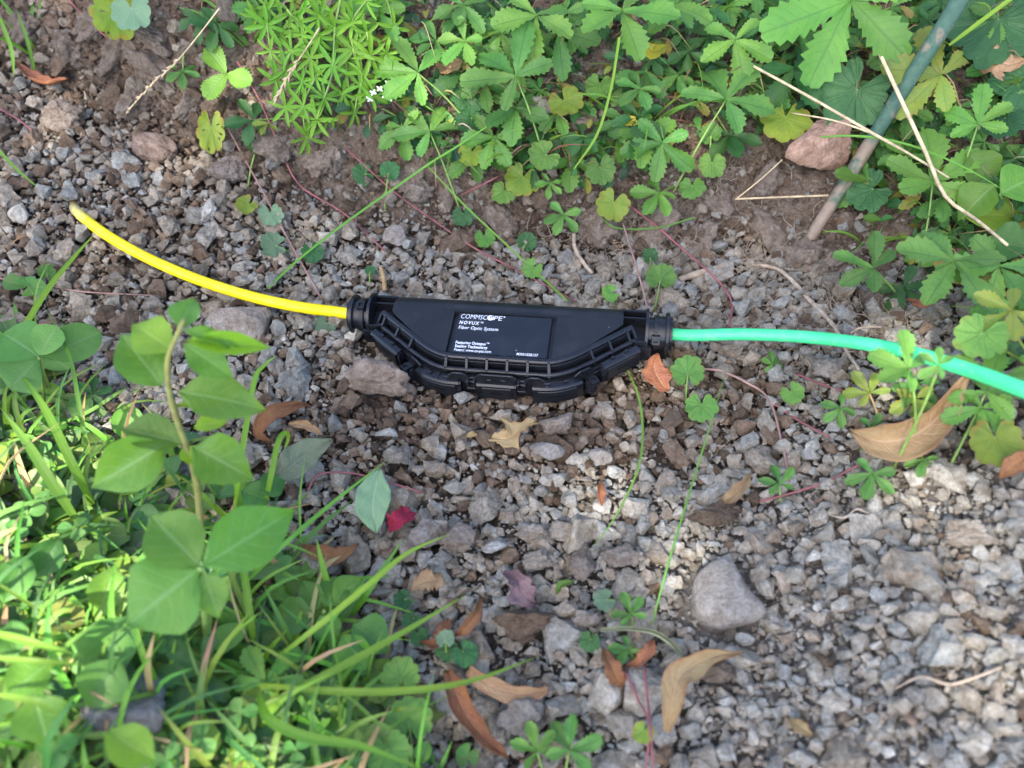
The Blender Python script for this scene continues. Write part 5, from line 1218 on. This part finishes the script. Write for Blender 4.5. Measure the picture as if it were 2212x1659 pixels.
dry('shrivelled brown leaf left of the red stems at the bottom', [(1304, 1396, .01), (1312, 1430, .014), (1328, 1462, .012), (1352, 1490, .006)], 50, M_DRO, 1.0, (0.2, -0.2), torn=0.4, crumple=0.3)
dry('curled brown leaf around the small cinquefoil below the flat stone', [(1345, 1445, .008), (1380, 1435, .012), (1402, 1405, .014), (1408, 1385, .01)], 34, M_DRO, 1.0, (0.5, 0.2))
dry('tan twisted leaf with a long tip, below the big flat stone', [(1440, 1585, .012), (1448, 1530, .018), (1462, 1470, .018), (1500, 1440, .018), (1550, 1420, .014), (1604, 1414, .008)], 60, M_DRY, 1.0, (0.3, -0.3), (0.3, 0.75, 1.0, 1.0, 0.7, 0.35, 0.05))
dry('small orange-tan leaf scrap low in the right gravel', [(1698, 1556, .006), (1722, 1572, .008), (1752, 1594, .006)], 30, M_DRY, 0.4, torn=0.2)
dry('crinkled tan leaf among the green at the upper right', [(2110, 150, .03), (2145, 145, .032), (2200, 150, .03)], 86, M_DRY, 0.4, torn=0.4, crumple=0.25)
dry('pale tan leaf in the shade under the left cinquefoil leaves', [(940, 140, .012), (970, 155, .015), (1000, 140, .015)], 44, M_DRY, 0.7, torn=0.3)
dry('small brown pod-like leaf in front of the stake foot, right', [(1935, 405, .012), (1955, 425, .016), (1975, 450, .012)], 42, M_DRY, 1.4, (0.2, 0.2))
dry('shrivelled brown leaf hanging below the big dark cinquefoil', [(1955, 655, .012), (1990, 662, .018), (2020, 650, .016)], 34, M_DRO, 0.9, torn=0.5, crumple=0.3)
dry('brown leaf at the right edge under the yellowing round leaf', [(2150, 1040, .012), (2185, 1010, .014), (2225, 985, .014)], 46, M_DRO, 0.8)
dry('yellow withered cinquefoil leaf in the top middle', [(1395, 100, .02), (1410, 120, .022), (1440, 108, .02)], 40, M_YEL, 0.5, torn=0.4, group=None)
dry('pale yellow withered leaf above the closure right end', [(1340, 268, .02), (1358, 270, .022), (1378, 275, .02)], 28, M_YEL, 0.6, torn=0.4, group=None)
dry('rolled grey-brown leaf stalk lying above the tan twisted leaf', [(1295, 1366, .01), (1350, 1364, .012), (1405, 1372, .012), (1445, 1395, .01), (1472, 1424, .006)], 22, M_GYG, 1.9, (0.2, 0.5), (0.4, 0.6, 0.8, 1, 1, 0.9, 0.4))
dry('crumpled bright red leaf in the gravel beside the fallen green leaf', [(838, 1145, .008), (855, 1132, .012), (872, 1122, .012), (890, 1110, .008)], 50, M_RED, 0.7, (0.2, 0), (0.4, 0.9, 1, 1, 0.9, 0.7, 0.3), torn=0.5, crumple=0.3, name='red_leaf', group=None)
dry('fallen grey-green wilted leaf beside the hooked grass blade', [(590, 1045, .012), (625, 1018, .016), (665, 985, .018), (722, 955, .016)], 74, M_GYG, 0.5, (-0.2, -0.1), wave=0.05, name='fallen_leaf', group=None)
dry('fallen pale green oval leaf lying left of the red leaf', [(821, 1018, .014), (812, 1060, .014), (806, 1105, .013), (815, 1156, .01)], 78, mat_leaf('fallen_pale', (0.22, 0.32, 0.17), (0.18, 0.28, 0.14), vein=(0.32, 0.42, 0.24), nv=6, vstr=0.5), 0.35, (0, 0), (0.05, 0.55, 0.95, 1.0, 0.9, 0.55, 0.05), wave=0.03, name='fallen_leaf', group=None)
dry('tiny curled fresh leaf in the gravel above the small cinquefoil', [(1200, 1290, .004), (1212, 1268, .008), (1240, 1260, .008)], 18, M_OV.copy(), 0.8, (0.3, 0.3), name='fallen_leaf', group=None)

# ================================================================== runners and roots
def runner(label, pts, r=0.0008, mat=M_RUN): return stem_thing('plant_runner', label, 'runner', pts, [r, r * 0.85], mat, 'creeping runners', 6, 0.1)
runner('brown runner from the holed leaf down to the yellow duct', [(487, 267, .02), (530, 345, .012), (567, 412, .01), (605, 485, .009), (643, 553, .008), (700, 655, .006)], 0.0008, M_RUB)
runner('red runner from the bedstraw down to the oval pebble', [(513, 133, .02), (560, 215, .018), (610, 330, .012), (650, 402, .01), (745, 462, .008), (832, 542, .006)], 0.0008)
runner('dark red runner from the bank to the closure back edge', [(747, 320, .012), (850, 413, .01), (940, 478, .01), (1027, 537, .01), (1130, 590, .01), (1245, 652, .012)], 0.0008)
runner('red runner hanging from the bank right of the roots', [(1364, 447, .02), (1420, 490, .018), (1490, 552, .016), (1545, 600, .014), (1580, 650, .012), (1576, 706, .008)], 0.0009)
runner('brownish red stem hanging behind the right collar', [(1345, 480, .02), (1370, 560, .018), (1390, 630, .016), (1404, 690, .02)], 0.0008, M_RUB)
runner('brown runner from the two round leaves into the right gravel', [(1500, 798, .01), (1552, 800, .008), (1610, 825, .007), (1661, 863, .007), (1690, 960, .006), (1706, 1040, .008)], 0.0009, M_RUB)
runner('red side runner pointing at the big dead leaf', [(1661, 863, .007), (1720, 905, .006), (1792, 945, .006)], 0.0008)
runner('thin red runner under the green duct', [(1718, 806, .008), (1780, 832, .008), (1845, 850, .01)], 0.0007)
runner('red runner below the big dead leaf', [(1642, 1083, .006), (1710, 1065, .008), (1780, 1042, .008), (1856, 1004, .01)], 0.0008)
runner('pair of pinkish red stems at the bottom edge, left one', [(1350, 1448, .016), (1380, 1515, .02), (1403, 1566, .02), (1394, 1670, .018)], 0.0007)
runner('pair of pinkish red stems at the bottom edge, right one', [(1390, 1430, .016), (1398, 1500, .02), (1405, 1570, .021), (1412, 1670, .018)], 0.0007)
runner('red runner on the bank at the top left', [(140, -10, .012), (185, 38, .01), (232, 82, .008)], 0.0008)
runner('short red runner at the left edge', [(-10, 230, .008), (40, 258, .008), (78, 290, .005)], 0.0009)
runner('pinkish runner end on the bank above the label', [(998, 420, .015), (1040, 400, .02), (1078, 380, .025)], 0.0007)
runner('dark thin runner lying across the left gravel', [(-10, 600, .01), (80, 612, .008), (180, 630, .006), (330, 638, .006)], 0.0006, M_RUB)
runner('dark red runner under the fallen grey-green leaf', [(665, 1060, .008), (690, 1025, .012), (760, 1022, .01), (850, 1045, .01), (915, 1065, .008)], 0.0007)
runner('reddish runner through the shaded gravel by the clover', [(0, 690, .006), (60, 702, .006), (120, 695, .006)], 0.0008)
def root(label, pts, r): return stem_thing('root', label, 'root', pts, r, M_ROT, 'bare roots', 8, 0.18)
root('thick tan root lying above the right collar', [(1468, 604, .004), (1510, 590, .007), (1550, 580, .007), (1582, 566, .004)], [0.0022, 0.0028, 0.0026, 0.0018])
root('long crooked root crossing under the green duct', [(1640, 572, .004), (1680, 582, .006), (1715, 610, .006), (1745, 645, .006), (1780, 680, .005), (1808, 715, .004), (1828, 758, .004), (1850, 790, .005), (1866, 818, .003)], [0.0013, 0.0016, 0.0015, 0.0012, 0.0008])
root('thin pale root end hanging left of the green duct curve', [(1838, 720, .006), (1860, 708, .01), (1905, 706, .008)], [0.0009, 0.0006])
root('pale branched root fragment in the lower right gravel', [(2165, 1440, .006), (2110, 1462, .008), (2050, 1478, .006), (1990, 1462, .008), (1930, 1490, .004)], [0.0006, 0.0007, 0.0004])
root('short pale root in the right gravel', [(1790, 1112, .004), (1825, 1118, .008), (1850, 1100, .008), (1878, 1110, .004)], [0.0007])
root('bent grey root above the closure', [(1240, 505, .01), (1242, 535, .012), (1262, 570, .01), (1280, 590, .006)], [0.0015, 0.0013])

# fine root hairs, dry litter, grass and small leaves too many to count
def squiggles(name, regions, mat, parent, r, lab):
    Vs, Fs, k = [], [], 0
    for (cx, cy, sx, sy, n, lo, hi) in regions:
        for _ in range(n):
            px, py = random.gauss(cx, sx), random.gauss(cy, sy); a = random.uniform(0, 6.28); L_ = random.uniform(lo, hi); pts = []
            for q in range(6):
                pts.append(at(px, py, random.uniform(0.001, 0.008))); px += math.cos(a) * L_ / 5; py += math.sin(a) * L_ / 5; a += random.gauss(0, 0.55)
            V, F, U = tube(crom(pts, 2), [r, r * 0.5], 4, caps=False); Vs.append(V); Fs.append(np.array(F) + k); k += len(V)
    o = obj(name, fastmesh(name, np.concatenate(Vs), np.concatenate(Fs), mat, smooth=True)); o['kind'] = 'stuff'; o['label'] = lab; return o
squiggles('fine_roots', [(1380, 545, 60, 28, 70, 40, 110), (1640, 560, 70, 30, 45, 40, 100), (1780, 640, 80, 40, 80, 30, 90), (1690, 745, 60, 20, 50, 25, 60), (1330, 480, 60, 30, 40, 40, 90), (1880, 680, 60, 30, 40, 30, 80), (1600, 400, 60, 40, 25, 40, 90), (2000, 1440, 120, 90, 22, 30, 90), (1760, 1150, 160, 120, 14, 30, 70), (1050, 640, 220, 40, 10, 20, 60)], M_ROT, None, 0.00028, 'pale hair-thin roots hanging out of the bank soil')

M_LIT = mat_leaf('litter_leaf', (0.9, 0.9, 0.9), (1.0, 1.0, 1.0), vein=(0.5, 0.5, 0.4), nv=7, vstr=0.1, trans=0.25, tint=True)
M_LTG = mat_leaf('litter_grass', (0.9, 0.9, 0.9), (1.0, 1.0, 1.0), vein=(0.6, 0.6, 0.5), veins='parallel', vstr=0.1, trans=0.3, tint=True)
def in_upper(px, py): return py < np.interp(px, UX, UY) - 5
LX_Y = [700, 760, 900, 1000, 1100, 1250, 1400, 1500, 1800]; LX_X = [40, 130, 230, 440, 560, 690, 800, 880, 980]
def in_lower(px, py): return px < np.interp(py, LX_Y, LX_X) - 20
def scatter_blades(name, n, test, box_, Lr, wr, cols, lab, flat=0.5):
    Vs, Fs, Us, Ts, k = [], [], [], [], 0; got = 0
    while got < n:
        px, py = random.uniform(box_[0], box_[1]), random.uniform(box_[2], box_[3])
        if not test(px, py): continue
        g = at(px, py, 0.0); L_ = random.uniform(*Lr); a = random.uniform(0, 6.28); el = random.uniform(0.05, 1.3) ** 1.0 * (1 - flat) + 0.1
        d = Vector((math.cos(a) * math.cos(el), math.sin(a) * math.cos(el), math.sin(el)))
        P = [g - Vector((0, 0, 0.001)), g + d * L_ * 0.5 + Vector((0, 0, 0.15 * L_)), g + d * L_ + Vector((0, 0, random.uniform(-0.2, 0.05) * L_))]
        V, F, U = ribbon(P, random.uniform(*wr), 3); c = random.choice(cols); c = [x * random.uniform(0.75, 1.2) for x in c]
        Vs.append(V); Fs.append(np.array(F) + k); Us.append(U); Ts.append(np.tile([*c, 1], (len(V), 1))); k += len(V); got += 1
    o = obj(name, fastmesh(name, np.concatenate(Vs), np.concatenate(Fs), M_LTG, np.concatenate(Us), np.concatenate(Ts), True)); o['kind'] = 'stuff'; o['label'] = lab
GC = [(0.09, 0.22, 0.03), (0.13, 0.28, 0.03), (0.06, 0.16, 0.03), (0.17, 0.32, 0.03)]; SCOL = [(0.45, 0.30, 0.14), (0.33, 0.20, 0.09), (0.55, 0.42, 0.24), (0.22, 0.12, 0.06)]
scatter_blades('grass', 650, in_lower, (-120, 980, 720, 1800), (0.025, 0.075), (0.0012, 0.0034), GC + GC + SCOL[:1], 'short green grass of the lower left foreground', 0.25)
scatter_blades('bank_grass', 650, in_upper, (480, 2330, -150, 900), (0.02, 0.06), (0.0005, 0.0014), GC + SCOL, 'fine grass and straw between the bank leaves', 0.45)
scatter_blades('litter', 420, lambda x, y: in_upper(x, y) or in_lower(x, y), (-100, 2330, -120, 1750), (0.01, 0.035), (0.0006, 0.0015), SCOL, 'dry brown litter under the plants', 0.85)
def scatter_leaves(name, n, test, box_, rr, cols, lab, prof=CLOV, N=0):
    Vs, Fs, Us, Ts, k = [], [], [], [], 0; got = 0
    base = [blade(WT, prof, N=N, amp=0.25, n=6, cols=(-1, 0, 1), fold=0.2, bend=0.2, seed=q) for q in range(4)]
    while got < n:
        px, py = random.uniform(box_[0], box_[1]), random.uniform(box_[2], box_[3])
        if not test(px, py): continue
        p = at(px, py, random.choice((0.003, 0.006, 0.01, 0.016))); v, f, u = random.choice(base)
        M = frame(p, imgdir(random.uniform(0, 360)), lnormal(p, 0.35, 0.8, 0.5), random.uniform(*rr)); A = np.array(M)
        W = v @ A[:3, :3].T + A[:3, 3]; c = random.choice(cols); c = [x * random.uniform(0.7, 1.2) for x in c]
        Vs.append(W); Fs.append(np.array(f) + k); Us.append(u); Ts.append(np.tile([*c, 1], (len(W), 1))); k += len(W); got += 1
    o = obj(name, fastmesh(name, np.concatenate(Vs), np.concatenate(Fs), M_LIT, np.concatenate(Us), np.concatenate(Ts), True)); o['kind'] = 'stuff'; o['label'] = lab
LC = [(0.04, 0.12, 0.03), (0.06, 0.16, 0.04), (0.09, 0.20, 0.04), (0.03, 0.09, 0.03)]
scatter_leaves('undergrowth', 1700, in_upper, (480, 2330, -150, 900), (0.008, 0.018), LC + [(0.25, 0.22, 0.04)], 'small leaves in the shade under the bank plants', CINQ, 5)
scatter_leaves('ground_cover', 900, in_lower, (-120, 980, 720, 1800), (0.011, 0.025), LC[1:3] + [(0.16, 0.30, 0.04), (0.13, 0.26, 0.04)], 'small leaves on the soil under the lower left grass')

# ================================================================== unseen tree added behind the camera, its crown shaped to shade the trench
def added_shade_tree():
    s2 = Vector((SUND.x, SUND.y, 0)).normalized(); side = s2.cross(Vector((0, 0, 1)))
    far = 2.6; foot = Vector((0.0, 0.05, 0.0)) + s2 * far
    t = thing('added_shade_tree', 'small leafy tree added unseen behind the camera to shade the trench', 'tree', foot)
    V, F, U = tube(crom([foot - Vector((0, 0, 0.1)), foot + Vector((0.05, 0, 1.4)), foot + Vector((-0.05, 0.04, 3.6))], 6), [0.06, 0.045, 0.015], 12); wobj('trunk', V, F, M_STB, t)
    rg = np.random.default_rng(5); Vs, Fs, Us, Ts, k = [], [], [], [], 0
    v, f, u = blade(WT, OVAT, n=4, cols=(-1, 0, 1), fold=0.2, bend=0.2)
    mid = Vector((0.03, 0.06, 0.05)) + Vector(SUND) * (far / math.cos(SUN_EL))
    for _ in range(SHADE_N):
        q = mid + side * rg.normal() * 0.42 + s2 * rg.uniform(-0.5, 0.5) + Vector((0, 0, rg.normal() * 0.42))
        g = q - Vector(SUND) * ((q.z - 0.03) / SUND.z)                         # where its shadow falls
        lit = 0.92 * float(sst(-0.02, 0.05, mound_d(g.x, g.y))) if g.y < 0.1 else 0.0
        lit = max(lit, 0.12 * float(sst(0.05, 0.2, g.x) * sst(-0.05, -0.2, g.y)))
        if rg.random() < lit: continue
        M = frame(q, (rg.normal(), rg.normal(), rg.normal()), (rg.normal(), rg.normal(), rg.normal() + 0.5), rg.uniform(0.05, 0.085)); A = np.array(M)
        W = v @ A[:3, :3].T + A[:3, 3]; c = LC[int(rg.integers(4))]
        Vs.append(W); Fs.append(np.array(f) + k); Us.append(u); Ts.append(np.tile([*c, 1], (len(W), 1))); k += len(W)
    o = obj('crown', fastmesh('crown', np.concatenate(Vs), np.concatenate(Fs), M_LIT, np.concatenate(Us), np.concatenate(Ts), True), t); o['kind'] = 'stuff'
SHADE_N = 4000
added_shade_tree()
